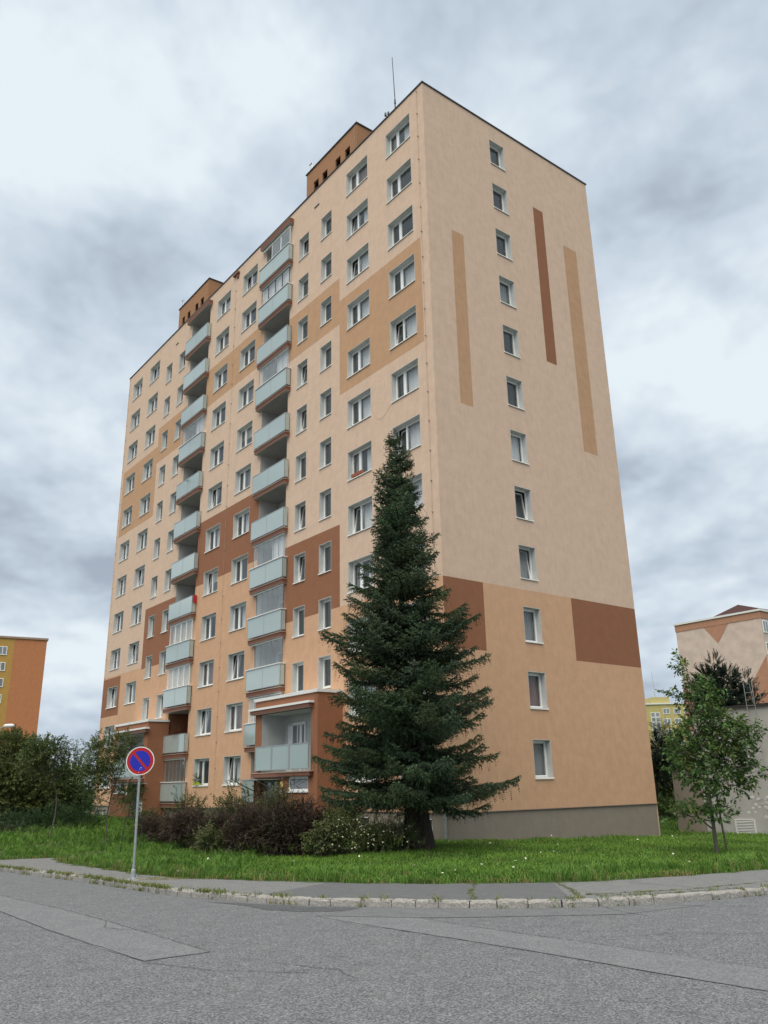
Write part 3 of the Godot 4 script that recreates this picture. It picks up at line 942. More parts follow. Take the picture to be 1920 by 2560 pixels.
func annex(mir: bool) -> void:
	var U := func(u: float) -> float: return LEN - u if mir else u
	var B := func(mb: MB, a: float, b: float, y0: float, y1: float, o0: float, o1: float) -> void:
		if mir: fbox(mb, LEN - b, LEN - a, y0, y1, o0, o1)
		else: fbox(mb, a, b, y0, y1, o0, o1)
	var OFF := 1.35
	var win := [7.88, 9.58, 2.36, 2.98]
	var door := [10.5, 12.1, 0.55, 2.82]
	var log := [7.68, 12.08, 3.2, 5.88]
	var walls := grid_wall([7.15, 12.75, 7.88, 9.58, 10.5, 12.1, 7.68, 12.08], [-0.2, 6.55, 2.36, 2.98, 0.55, 2.82, 3.2, 5.88], [win, door, log], func(_u, _y): return "brown", func(u, y): return Vector3(-OFF, y, -U.call(u)))
	var mb: MB = walls["brown"]
	for u in [7.15, 12.75]:
		var z: float = -U.call(u)
		mb.quad(Vector3(-OFF, 6.55, z), Vector3(0.0, 6.55, z), Vector3(0.0, -0.2, z), Vector3(-OFF, -0.2, z))
	for h in [win, door]:
		for u in [h[0], h[1]]:
			var z: float = -U.call(u)
			mb.quad(Vector3(-OFF, h[3], z), Vector3(-OFF + 0.25, h[3], z), Vector3(-OFF + 0.25, h[2], z), Vector3(-OFF, h[2], z))
		mb.quad(Vector3(-OFF, h[3], -U.call(h[0])), Vector3(-OFF, h[3], -U.call(h[1])), Vector3(-OFF + 0.25, h[3], -U.call(h[1])), Vector3(-OFF + 0.25, h[3], -U.call(h[0])))
	for y in [0.9, 2.2, 3.4, 4.6]:
		pass
	var o := part("entrance_annex", mb.mesh(), M.brown, bld)
	mb = MB.new()
	B.call(mb, 7.09, 12.81, 6.55, 6.69, -0.0, OFF + 0.07)
	part("roof_edge", mb.mesh(), M.sheet, o)
	mb = MB.new()
	B.call(mb, 7.42, 12.98, 6.10, 6.20, OFF + 0.002, OFF + 0.28)
	part("ledge_flashing", mb.mesh(), M.white, o)
	mb = MB.new()
	B.call(mb, 7.48, 12.9, 5.95, 6.10, OFF + 0.002, OFF + 0.24)
	part("ledge", mb.mesh(), M.slab_brown, o)
	mb = MB.new()
	B.call(mb, 7.48, 12.66, 3.01, 3.16, OFF + 0.002, OFF + 0.2)
	part("ledge", mb.mesh(), M.slab_brown, o)
	mb = MB.new()
	B.call(mb, 7.5, 12.86, 5.91, 5.95, OFF + 0.002, OFF + 0.22)
	B.call(mb, 7.4, 12.7, 3.16, 3.2, OFF + 0.002, OFF + 0.23)
	B.call(mb, 7.52, 12.6, 2.985, 3.01, OFF + 0.002, OFF + 0.17)
	part("edge_strip", mb.mesh(), M.slab_edge, o)
	# white loggia lining
	mb = MB.new()
	for u in [log[0], log[1]]:
		var z: float = -U.call(u)
		mb.quad(Vector3(-OFF, 5.88, z), Vector3(-0.06, 5.88, z), Vector3(-0.06, 3.2, z), Vector3(-OFF, 3.2, z))
	mb.quad(Vector3(-0.06, 5.88, -U.call(log[0])), Vector3(-0.06, 5.88, -U.call(log[1])), Vector3(-0.06, 3.2, -U.call(log[1])), Vector3(-0.06, 3.2, -U.call(log[0])))
	mb.quad(Vector3(-OFF, 5.88, -U.call(log[0])), Vector3(-OFF, 5.88, -U.call(log[1])), Vector3(-0.06, 5.88, -U.call(log[1])), Vector3(-0.06, 5.88, -U.call(log[0])))
	mb.quad(Vector3(-OFF, 3.2, -U.call(log[0])), Vector3(-OFF, 3.2, -U.call(log[1])), Vector3(-0.06, 3.2, -U.call(log[1])), Vector3(-0.06, 3.2, -U.call(log[0])))
	part("loggia_lining", mb.mesh(), M.reveal, o)
	mb = MB.new()
	for e in [[10.1, 10.2, 3.22, 5.45], [10.42, 10.62, 3.22, 5.4], [10.78, 10.86, 4.3, 5.4], [11.26, 11.7, 3.22, 5.5], [10.1, 11.7, 5.37, 5.5]]: B.call(mb, e[0], e[1], e[2], e[3], 0.065, 0.12)
	part("loggia_door", mb.mesh(), M.frame, o)
	mb = MB.new()
	for e in [[10.2, 10.5, 4.2, 5.38], [10.6, 11.28, 4.2, 5.38]]: B.call(mb, e[0], e[1], e[2], e[3], 0.066, 0.08)
	part("loggia_door_pane", mb.mesh(), M.dim_room_pane, o)
	# three-part railing
	for e in [[7.64, 9.25], [9.29, 10.82], [10.86, 12.38]]:
		mb = MB.new()
		B.call(mb, e[0] + 0.05, e[1] - 0.05, 3.33, 4.35, OFF + 0.14, OFF + 0.155)
		part("railing_panel", mb.mesh(), M.frost_panel, o)
	mb = MB.new()
	for e in [[7.62, 12.42, 4.35, 4.4], [7.62, 12.42, 3.28, 3.33], [7.62, 7.69, 3.33, 4.35], [9.2, 9.34, 3.33, 4.35], [10.77, 10.91, 3.33, 4.35], [12.33, 12.42, 3.33, 4.35]]: B.call(mb, e[0], e[1], e[2], e[3], OFF + 0.12, OFF + 0.165)
	part("railing_frame", mb.mesh(), M.galv, o)
	# low window, door, canopy
	var wx := Transform3D(F_LEFT, Vector3(-OFF, win[2], -U.call((win[0] + win[1]) / 2)))
	var fr := MB.new()
	var hw: float = (win[1] - win[0]) / 2
	for e in [[-hw, -hw + 0.09, 0.0, 0.62], [hw - 0.09, hw, 0.0, 0.62], [-hw, hw, 0.53, 0.62], [-hw, hw, 0.0, 0.09]]: fr.box(Vector3(e[0], e[2], -0.12), Vector3(e[1], e[3], -0.05))
	fr.box(Vector3(-hw - 0.05, -0.06, -0.05), Vector3(hw + 0.05, -0.003, 0.07))
	part("cellar_window", fr.mesh(), M.frame, o, wx)
	fr = MB.new()
	fr.box(Vector3(-hw + 0.08, 0.08, -0.1), Vector3(hw - 0.08, 0.54, -0.085))
	part("cellar_pane", fr.mesh(), M.dim_room_pane, o, wx)
	mb = MB.new()
	B.call(mb, 10.5, 12.1, 0.3, 2.82, OFF - 0.25, OFF - 0.2)
	part("door_pane", mb.mesh(), M.dim_room_pane, o)
	mb = MB.new()
	for e in [[10.5, 10.58, 0.3, 2.82], [11.25, 11.35, 0.3, 2.82], [12.02, 12.1, 0.3, 2.82], [10.5, 12.1, 2.3, 2.38], [10.5, 12.1, 2.74, 2.82]]: B.call(mb, e[0], e[1], e[2], e[3], OFF - 0.2, OFF - 0.14)
	part("door_frame", mb.mesh(), M.galv, o)
	mb = MB.new()
	B.call(mb, 10.24, 13.2, 2.87, 2.885, OFF + 0.05, OFF + 1.2)
	part("canopy", mb.mesh(), M.frost_panel, o)
	mb = MB.new()
	B.call(mb, 10.22, 13.22, 2.85, 2.9, OFF + 1.2, OFF + 1.24)
	B.call(mb, 10.22, 13.22, 2.85, 2.9, OFF + 0.003, OFF + 0.05)
	for u in [10.5, 12.6]:
		var z: float = -U.call(u)
		mb.tube([Vector3(-OFF, 2.35, z), Vector3(-OFF - 1.15, 2.86, z)], [0.025, 0.025], 6)
	part("canopy_frame", mb.mesh(), M.galv, o)
	var lm := SphereMesh.new()
	lm.radius = 0.13; lm.height = 0.36; lm.radial_segments = 16; lm.rings = 8
	part("wall_lamp", lm, M.lamp_shell, o, Transform3D(Basis.IDENTITY.scaled(Vector3(0.5, 1, 1)), Vector3(-OFF - 0.04, 2.62, -U.call(10.05))))
	mb = MB.new()
	B.call(mb, 9.9, 10.18, 2.84, 3.0, OFF + 0.003, OFF + 0.015)
	part("number_plate", mb.mesh(), M.red, o)
	mb = MB.new()
	B.call(mb, 10.02, 10.07, 2.87, 2.97, OFF + 0.016, OFF + 0.019)
	part("plate_mark", mb.mesh(), M.white, o)
	mb = MB.new()
	B.call(mb, 9.95, 10.2, 2.22, 2.42, OFF + 0.003, OFF + 0.05)
	part("notice_box", mb.mesh(), M.white, o)
	if mir:
		mb = MB.new()
		B.call(mb, 12.2, 12.62, 0.9, 1.9, OFF + 0.003, OFF + 0.04)
		part("notice_board", mb.mesh(), M.white, o)

func roof_house(mir: bool) -> void:
	var a := 7.15
	var b := 12.6
	var x0 := 1.1
	var y1 := 39.6
	var U := func(u: float) -> float: return LEN - u if mir else u
	var holes := []
	var us := [a, b]
	for e in [[7.83, 8.34], [8.82, 9.36], [10.23, 10.79], [11.21, 11.77]]:
		holes.append([e[0], e[1], 37.75, 38.5])
		us.append_array(e)
	var ws := grid_wall(us, [35.5, 37.75, 38.5, y1], holes, func(_u, _y): return "p", func(u, y): return Vector3(x0, y, -U.call(u)))
	var mb: MB = ws["p"]
	for u in [a, b]:
		var z: float = -U.call(u)
		mb.quad(Vector3(x0, y1, z), Vector3(7.0, y1, z), Vector3(7.0, 35.5, z), Vector3(x0, 35.5, z))
	mb.quad(Vector3(7.0, y1, -U.call(a)), Vector3(7.0, y1, -U.call(b)), Vector3(7.0, 35.5, -U.call(b)), Vector3(7.0, 35.5, -U.call(a)))
	mb.quad(Vector3(x0, y1 - 0.02, -U.call(a)), Vector3(7.0, y1 - 0.02, -U.call(a)), Vector3(7.0, y1 - 0.02, -U.call(b)), Vector3(x0, y1 - 0.02, -U.call(b)))
	for h in holes:
		for u in [h[0], h[1]]:
			var z: float = -U.call(u)
			mb.quad(Vector3(x0, h[3], z), Vector3(x0 + 0.2, h[3], z), Vector3(x0 + 0.2, h[2], z), Vector3(x0, h[2], z))
		mb.quad(Vector3(x0, h[3], -U.call(h[0])), Vector3(x0, h[3], -U.call(h[1])), Vector3(x0 + 0.2, h[3], -U.call(h[1])), Vector3(x0 + 0.2, h[3], -U.call(h[0])))
	var o := part("roof_house", mb.mesh(), M.penthouse, bld)
	for h in holes:
		mb = MB.new()
		for s in 5:
			var y: float = h[2] + 0.02 + s * 0.15
			var za: float = -U.call(h[0])
			var zb: float = -U.call(h[1])
			mb.quad(Vector3(x0 + 0.18, y + 0.14, za), Vector3(x0 + 0.18, y + 0.14, zb), Vector3(x0 + 0.06, y, zb), Vector3(x0 + 0.06, y, za))
		part("louvre", mb.mesh(), M.roof_red, o)
	mb = MB.new()
	var lo := minf(U.call(a), U.call(b))
	var hi := maxf(U.call(a), U.call(b))
	mb.box(Vector3(x0 - 0.06, y1, -hi - 0.06), Vector3(7.06, y1 + 0.08, -lo + 0.06))
	part("coping", mb.mesh(), M.coping, o)
	mb = MB.new()
	var lu: float = lo + 0.5 if mir else hi - 0.5
	if mir: lu = hi - 0.5
	var pts := [Vector3(x0 + 0.1, 39.4, -lu), Vector3(x0 + 0.1, 40.35, -lu), Vector3(x0 + 0.1, 40.35, -lu - 0.38), Vector3(x0 + 0.1, 39.4, -lu - 0.38)]
	for k in 3: mb.tube([pts[k], pts[k + 1]], [0.035, 0.035], 6)
	part("ladder_hoop", mb.mesh(), M.metal, o)
	mb = MB.new()
	var cu := lo + 0.15
	mb.tube([Vector3(x0 - 0.03, 36.0, -cu), Vector3(x0 - 0.03, 39.6, -cu)], [0.012, 0.012], 5)
	part("conductor", mb.mesh(), M.slab_edge, o)

func fittings() -> void:
	# lightning conductors with clips
	for e in [[0.44, 35.9], [19.62, 34.6], [38.85, 35.9]]:
		var mb := MB.new()
		mb.tube([Vector3(-0.045, 0.8, -e[0]), Vector3(-0.045, e[1], -e[0])], [0.007, 0.007], 5)
		var o := part("lightning_conductor", mb.mesh(), M.wire, bld)
		mb = MB.new()
		var y := 2.2
		while y < e[1]:
			fbox(mb, e[0] - 0.022, e[0] + 0.022, y - 0.018, y + 0.018, 0.002, 0.075)
			y += 1.4
		part("clip", mb.mesh(), M.slab_edge, o)
	var mb := MB.new()
	mb.tube([Vector3(0.1, 36.05, -0.05), Vector3(0.1, 37.0, -0.05)], [0.012, 0.006], 5)
	mb.tube([Vector3(DEP - 0.1, 36.05, -0.05), Vector3(DEP - 0.1, 36.9, -0.05)], [0.012, 0.006], 5)
	part("lightning_rod", mb.mesh(), M.metal, bld)
	mb = MB.new()
	for e in [[9.4, 9.9], [28.97, 29.4]]: fbox(mb, e[0], e[1], 34.8, 34.88, 0.003, 0.03)
	part("vent_slot", mb.mesh(), M.coping, bld)
	mb = MB.new()
	fbox(mb, 19.2, 19.95, 35.6, 35.72, 0.003, 0.16)
	fbox(mb, 19.3, 19.5, 35.3, 35.6, 0.003, 0.1)
	part("roof_spout", mb.mesh(), M.slab_brown, bld)
	mb = MB.new()
	# small anchor holes left in the render
	for e in [[4.0, 21.0], [4.0, 20.1], [7.7, 20.7], [7.7, 19.5], [4.0, 17.4], [7.7, 16.2], [4.05, 15.2], [7.75, 13.6], [7.7, 15.4]]: fbox(mb, e[0] - 0.02, e[0] + 0.02, e[1] - 0.025, e[1] + 0.025, 0.002, 0.006)
	part("anchor_mark", mb.mesh(), M.slab_edge, bld)
	mb = MB.new()
	# loose cable hanging between two windows
	var pts := []
	var rad := []
	for k in 13:
		var t := k / 12.0
		pts.append(Vector3(-0.02, lerpf(19.95, 19.4, t) - 0.9 * sin(PI * t) * (0.5 + 0.5 * (1.0 - t)), -lerpf(4.68, 3.1, t)))
		rad.append(0.005)
	mb.tube(pts, rad, 5)
	part("cable", mb.mesh(), M.wire, bld)
	mb = MB.new()
	mb.box(Vector3(-0.03, -0.2, 0.0), Vector3(0.03, 1.5, -0.16))
	part("corner_trim", mb.mesh(), M.galv, bld, Transform3D(Basis.IDENTITY, Vector3(0.03, 0, -0.36)))

func bp(u: float, y: float, off: float) -> Vector3:
	return face_point(u, off) + Vector3(0, y, 0)

# ------------------------------------------------------------------ vegetation
func brush(mb: MB, a: Vector3, b: Vector3, len: float, r: RandomNumberGenerator, step := 0.04, per := 4, wid := 0.013) -> void:
	# a needle-clad twig from a to b
	var d := b - a
	var L := d.length()
	if L < 0.01: return
	d /= L
	var s := d.cross(Vector3.UP)
	if s.length() < 0.1: s = d.cross(Vector3.RIGHT)
	s = s.normalized()
	var t := s.cross(d)
	var cnt := maxi(2, int(L / step))
	for k in cnt + 1:
		var p := a + d * (L * k / cnt)
		for q in per:
			var an := r.randf() * TAU
			var o := (s * cos(an) + t * sin(an))
			var tip := p + (o * 0.8 + d * r.randf_range(0.35, 0.95)) * len * r.randf_range(0.7, 1.15)
			var side := d.cross(o).normalized() * wid
			mb.tri(p - side, tip, p + side)
	var tip2 := b + d * len
	mb.tri(b - s * wid, tip2, b + s * wid)

func bough(L: float, droop: float, lift: float, r: RandomNumberGenerator, hang: float) -> ArrayMesh:
	# spruce bough along +x
	var mb := MB.new()
	mb.has_c = true
	var green := Color(0.054, 0.088, 0.046)
	var tipc := Color(0.130, 0.180, 0.104)
	var axis := []
	var rad := []
	var n := 10
	for k in n + 1:
		var t := float(k) / n
		axis.append(Vector3(L * t, -droop * L * sin(t * PI * 0.7) + lift * L * t * t * t + 0.018 * L * sin(t * 9.0 + L * 5.0), 0.05 * L * sin(t * 4.0 + L)))
		rad.append(lerpf(0.022, 0.006, t) * clampf(L, 0.5, 1.6))
	mb.col = Color(0.05, 0.035, 0.025)
	mb.tube(axis, rad, 5, false)
	var step := 0.085
	var cnt := int(L / step)
	for k in cnt:
		var t := (k + 0.6) / cnt
		if t < 0.12 and L > 1.2: continue
		var f := t * n
		var p: Vector3 = axis[int(f)].lerp(axis[mini(int(f) + 1, n)], f - int(f))
		for s in [-1.0, 1.0]:
			var l := minf(0.42 * L, 0.75) * pow(1.0 - t, 0.55) * r.randf_range(0.55, 1.1) + 0.10
			var dir := Vector3(cos(0.95) + 0.25 * t, r.randf_range(-0.4, 0.3), s * sin(0.95)).normalized()
			var e := p + dir * l + Vector3(0, -0.2 * l * l, 0)
			mb.col = green.lerp(tipc, r.randf() * 0.55)
			brush(mb, p, e, 0.048, r, 0.045, 5, 0.017)
			# tertiary twigs
			var m := int(l / 0.13)
			for q in m:
				var tt := (q + 0.7) / (m + 0.4)
				var b := p.lerp(e, tt)
				var s2 := 1.0 if (q % 2) == 0 else -1.0
				var d2 := (dir.rotated(Vector3.UP, s2 * 0.85) + Vector3(0, r.randf_range(-0.5, 0.1) - hang * 0.6, 0)).normalized()
				mb.col = green.lerp(tipc, r.randf())
				brush(mb, b, b + d2 * (0.07 + 0.30 * l * (1.0 - tt)), 0.048, r, 0.045, 5, 0.017)
			if r.randf() < hang:
				mb.col = green.lerp(tipc, r.randf() * 0.5)
				var h := p.lerp(e, r.randf_range(0.2, 0.9))
				brush(mb, h, h + Vector3(r.randf_range(-0.06, 0.06), -r.randf_range(0.15, 0.42), r.randf_range(-0.06, 0.06)), 0.034, r, 0.045, 4, 0.012)
	mb.col = tipc
	brush(mb, axis[n - 1], axis[n] + Vector3(0.06, 0.03, 0), 0.036, r, 0.035, 5, 0.012)
	return mb.mesh()

func spruce(o: Node3D, H: float, crown_lo: float, radius: Callable, r: RandomNumberGenerator, dens := 1.0, lean := Vector3.ZERO) -> void:
	var sizes := [0.35, 0.7, 1.1, 1.6, 2.2, 2.9]
	var kinds := []
	var xfs := []
	var cols := []
	for s in sizes.size():
		for q in 2:
			kinds.append(bough(sizes[s], 0.10 + 0.016 * s, 0.05 + 0.05 * q, r, 0.10 + 0.13 * s))
			xfs.append([]); cols.append([])
	var y := crown_lo
	var az := 0.0
	while y < H - 0.12:
		var t := (y - crown_lo) / (H - crown_lo)
		var R: float = radius.call(y)
		var cnt := int(lerpf(15.0, 9.0, t) * dens)
		for k in cnt:
			az += TAU / cnt + r.randf_range(-0.35, 0.35)
			var yy := y + r.randf_range(-0.15, 0.15)
			var lump := 1.0 + 0.17 * sin(az * 2.0 + yy * 1.1) + 0.15 * sin(az * 3.0 - yy * 2.3)
			var L := R * r.randf_range(0.62, 1.05) * lump
			if r.randf() < 0.28: L *= 0.6
			if r.randf() < 0.06: L *= 1.15
			var pick := 0
			for s in sizes.size(): if absf(sizes[s] - L) < absf(sizes[pick] - L): pick = s
			var sc: float = clampf(L / sizes[pick], 0.7, 1.25)
			var up := lerpf(0.02, 0.5, pow(t, 1.2)) + r.randf_range(-0.13, 0.13)
			var bs := Basis(Vector3.UP, az) * Basis(Vector3(0, 0, 1), up) * Basis(Vector3(1, 0, 0), r.randf_range(-0.25, 0.25))
			var id := pick * 2 + (r.randi() % 2)
			xfs[id].append(Transform3D(bs.scaled_local(Vector3.ONE * sc), Vector3(0, yy, 0) + lean * (yy / H)))
			var v := r.randf_range(0.75, 1.2)
			cols[id].append(Color(v * r.randf_range(0.92, 1.1), v, v * r.randf_range(0.85, 1.15)))
		y += lerpf(0.50, 0.24, t) * r.randf_range(0.8, 1.2)
	# leader
	xfs[2].append(Transform3D(Basis(Vector3(0, 0, 1), PI / 2 - 0.05).scaled_local(Vector3.ONE * 0.7), Vector3(0, H - 0.45, 0) + lean))
	cols[2].append(Color(1, 1, 1))
	for id in kinds.size():
		if xfs[id].size() > 0: many("crown", kinds[id], M.needle, xfs[id], cols[id], o)

func leaf_spray(n: int, L: float, leaf: float, wide: float, r: RandomNumberGenerator, droop := 0.2, spread := 0.9) -> ArrayMesh:
	# a twig along +x with n two-faced leaves
	var mb := MB.new()
	mb.has_c = true
	mb.col = Color(0.35, 0.30, 0.25)
	mb.tube([Vector3.ZERO, Vector3(L * 0.5, 0.02, 0), Vector3(L, -droop * L * 0.4, 0)], [0.006, 0.004, 0.002], 3, false)
	for k in n:
		var t := (k + r.randf()) / n
		var p := Vector3(L * t, -droop * L * 0.4 * t * t, 0)
		var an := r.randf() * TAU
		var dir := (Vector3(r.randf_range(0.1, 0.9), 0, 0) + Vector3(0, sin(an) * 0.7, cos(an)) * spread + Vector3(0, -droop, 0)).normalized()
		var l := leaf * r.randf_range(0.7, 1.2)
		var sd := dir.cross(Vector3(r.randf_range(-0.4, 0.4), 1, r.randf_range(-0.4, 0.4))).normalized() * l * wide
		var nrm := sd.cross(dir).normalized() * l * 0.12
		var v := r.randf_range(0.7, 1.25)
		mb.col = Color(v * r.randf_range(0.9, 1.15), v, v * r.randf_range(0.8, 1.1))
		var a := p + dir * l * 0.12
		var m := a + dir * l * 0.45
		var e := a + dir * l + nrm * 0.8 * -1.0
		mb.tri(a, m + sd + nrm, e); mb.tri(a, e, m - sd + nrm)
		mb.tri(a, m, m + sd + nrm)
	return mb.mesh()

var sprays := {}
func spray_set(key: String, n: int, L: float, leaf: float, wide: float, droop := 0.2, spread := 0.9) -> Array:
	if not sprays.has(key):
		var r := RandomNumberGenerator.new()
		r.seed = hash(key)
		sprays[key] = [leaf_spray(n, L, leaf, wide, r, droop, spread), leaf_spray(n, L * 1.15, leaf, wide, r, droop, spread), leaf_spray(n, L * 0.85, leaf, wide, r, droop, spread)]
	return sprays[key]

func needle_set() -> Array:
	if not sprays.has("pine"):
		var r := RandomNumberGenerator.new()
		r.seed = 91
		var out := []
		for k in 2:
			var mb := MB.new()
			mb.has_c = true
			for q in 5:
				mb.col = Color(1, 1, 1) * r.randf_range(0.7, 1.2)
				var d := Vector3(1.0, r.randf_range(-0.2, 0.9), r.randf_range(-0.7, 0.7)).normalized()
				brush(mb, Vector3(0.1 * q, 0, 0), Vector3(0.1 * q, 0, 0) + d * 0.32, 0.085, r, 0.04, 5, 0.014)
			out.append(mb.mesh())
		sprays["pine"] = out
	return sprays["pine"]

# clumps: [centre, radii] in the thing's own axes; twigs point away from the clump's axis and upwards
func crown(o: Node3D, clumps: Array, per_m3: float, set: Array, col: Color, var_c: Color, r: RandomNumberGenerator, shell := 0.45, up := 0.35) -> void:
	var xfs := []
	var cols := []
	for k in set.size(): xfs.append([]); cols.append([])
	for cl in clumps:
		var c: Vector3 = cl[0]
		var e: Vector3 = cl[1]
		var vol := 4.19 * e.x * e.y * e.z
		for k in int(vol * per_m3):
			var d := Vector3(r.randfn(), r.randfn(), r.randfn()).normalized()
			var t := pow(r.randf(), shell)
			var p := c + Vector3(d.x * e.x, d.y * e.y, d.z * e.z) * t * r.randf_range(0.85, 1.05)
			if p.y < 0.02: p.y = r.randf_range(0.02, 0.2)
			var dir := (d + Vector3(r.randf_range(-0.6, 0.6), r.randf_range(-0.4, 0.6) + up, r.randf_range(-0.6, 0.6))).normalized()
			var z := dir.cross(Vector3(0.1, 1, 0.05)).normalized()
			var bs := Basis(dir, z.cross(dir), z).scaled_local(Vector3.ONE * r.randf_range(0.75, 1.25))
			var id := r.randi() % set.size()
			xfs[id].append(Transform3D(bs, p))
			cols[id].append(col.lerp(var_c, r.randf() * r.randf()))
	for k in set.size(): if xfs[k].size() > 0: many("crown", set[k], M.leaf if set != sprays.get("pine") else M.needle, xfs[k], cols[k], o)

func limb(mb: MB, a: Vector3, b: Vector3, r0: float, r1: float, r: RandomNumberGenerator, sides := 6) -> void:
	var pts := []
	var rad := []
	var bend := Vector3(r.randf_range(-1, 1), r.randf_range(-0.3, 0.5), r.randf_range(-1, 1)) * a.distance_to(b) * 0.07
	for k in 6:
		var t := k / 5.0
		pts.append(a.lerp(b, t) + bend * sin(PI * t))
		rad.append(lerpf(r0, r1, t))
	mb.tube(pts, rad, sides, false)

func broadleaf(called: String, at: Vector3, H: float, tr: float, clumps: Array, per: float, set: Array, col: Color, col2: Color, sd: int, label: String, category := "tree", group := "", fork := 0.3, bark: Material = null, shell := 0.45) -> Node3D:
	var r := RandomNumberGenerator.new()
	r.seed = sd
	var o := thing(called, at, 0.0, label, category, group)
	var mb := MB.new()
	var topc: Vector3 = clumps[0][0]
	for cl in clumps: if cl[0].y > topc.y: topc = cl[0]
	limb(mb, Vector3(0, -0.15, 0), Vector3(topc.x * 0.6, H * 0.8, topc.z * 0.6), tr, tr * 0.25, r, 8)
	for cl in clumps:
		var c: Vector3 = cl[0]
		var e: Vector3 = cl[1]
		var y0 := clampf(c.y - e.x * 0.9, H * fork * 0.6, H * 0.75)
		limb(mb, Vector3(topc.x * 0.6, 0, topc.z * 0.6) * (y0 / (H * 0.8)) + Vector3(0, y0, 0), c, tr * 0.4, 0.012, r, 5)
		for k in 4:
			var d := Vector3(r.randfn(), absf(r.randfn()) * 0.6, r.randfn()).normalized()
			limb(mb, c - Vector3(0, e.y * 0.3, 0), c + Vector3(d.x * e.x, d.y * e.y, d.z * e.z) * 0.85, maxf(0.012, tr * 0.15), 0.005, r, 4)
	part("trunk", mb.mesh(), bark if bark else M.bark, o)
	crown(o, clumps, per, set, col, col2, r, shell)
	return o

func shrub(at: Vector3, size: Vector3, set: Array, per: float, col: Color, col2: Color, sd: int, label: String, group := "", arch := 0.0) -> Node3D:
	var r := RandomNumberGenerator.new()
	r.seed = sd
	var o := thing("shrub", at, 0.0, label, "shrub", group)
	var mb := MB.new()
	var clumps := []
	for k in 7:
		var d := Vector3(r.randf_range(-0.55, 0.55) * size.x, r.randf_range(0.30, 0.72) * size.y, r.randf_range(-0.5, 0.5) * size.z)
		clumps.append([d, Vector3(size.x * 0.36, size.y * r.randf_range(0.22, 0.34), size.z * 0.42)])
	for k in 26:
		var d := Vector3(r.randf_range(-0.95, 0.95) * size.x, r.randf_range(0.6, 1.3) * size.y, r.randf_range(-0.9, 0.9) * size.z)
		d.y *= 1.0 - 0.35 * absf(d.x) / size.x
		limb(mb, Vector3(d.x * 0.25, -0.05, d.z * 0.25), d, 0.012, 0.004, r, 4)
		clumps.append([d * 0.94, Vector3(0.13, 0.15, 0.13)])
	part("stems", mb.mesh(), M.bark, o)
	crown(o, clumps, per, set, col, col2, r, 0.5, arch)
	return o

func at_px(x: float, y: float, depth: float) -> Vector3:      # a point along a photo ray (pixels of the 1920 x 2560 photograph)
	var b := Basis(Vector3(1, 0, 0), 0.319946) * Basis(Vector3(0, 0, 1), -0.019528)
	return EYE + b * Vector3((x - 960.0) / 2054.05, (1280.0 - y) / 2054.05, -1.0) * depth

func depth_of(p: Vector3) -> float:
	var b := Basis(Vector3(1, 0, 0), 0.319946) * Basis(Vector3(0, 0, 1), -0.019528)
	return -(b.inverse() * (p - EYE)).z

func ground_px(x: float, y: float) -> Vector3:               # where that ray meets the lawn
	var a := at_px(x, y, 1.0) - EYE
	var t := 8.0
	while t < 140.0:
		var p := EYE + a * t
		if p.y < lawn_y(p.x, p.z): break
		t += 0.15
	var q := EYE + a * t
	return Vector3(q.x, lawn_y(q.x, q.z), q.z)

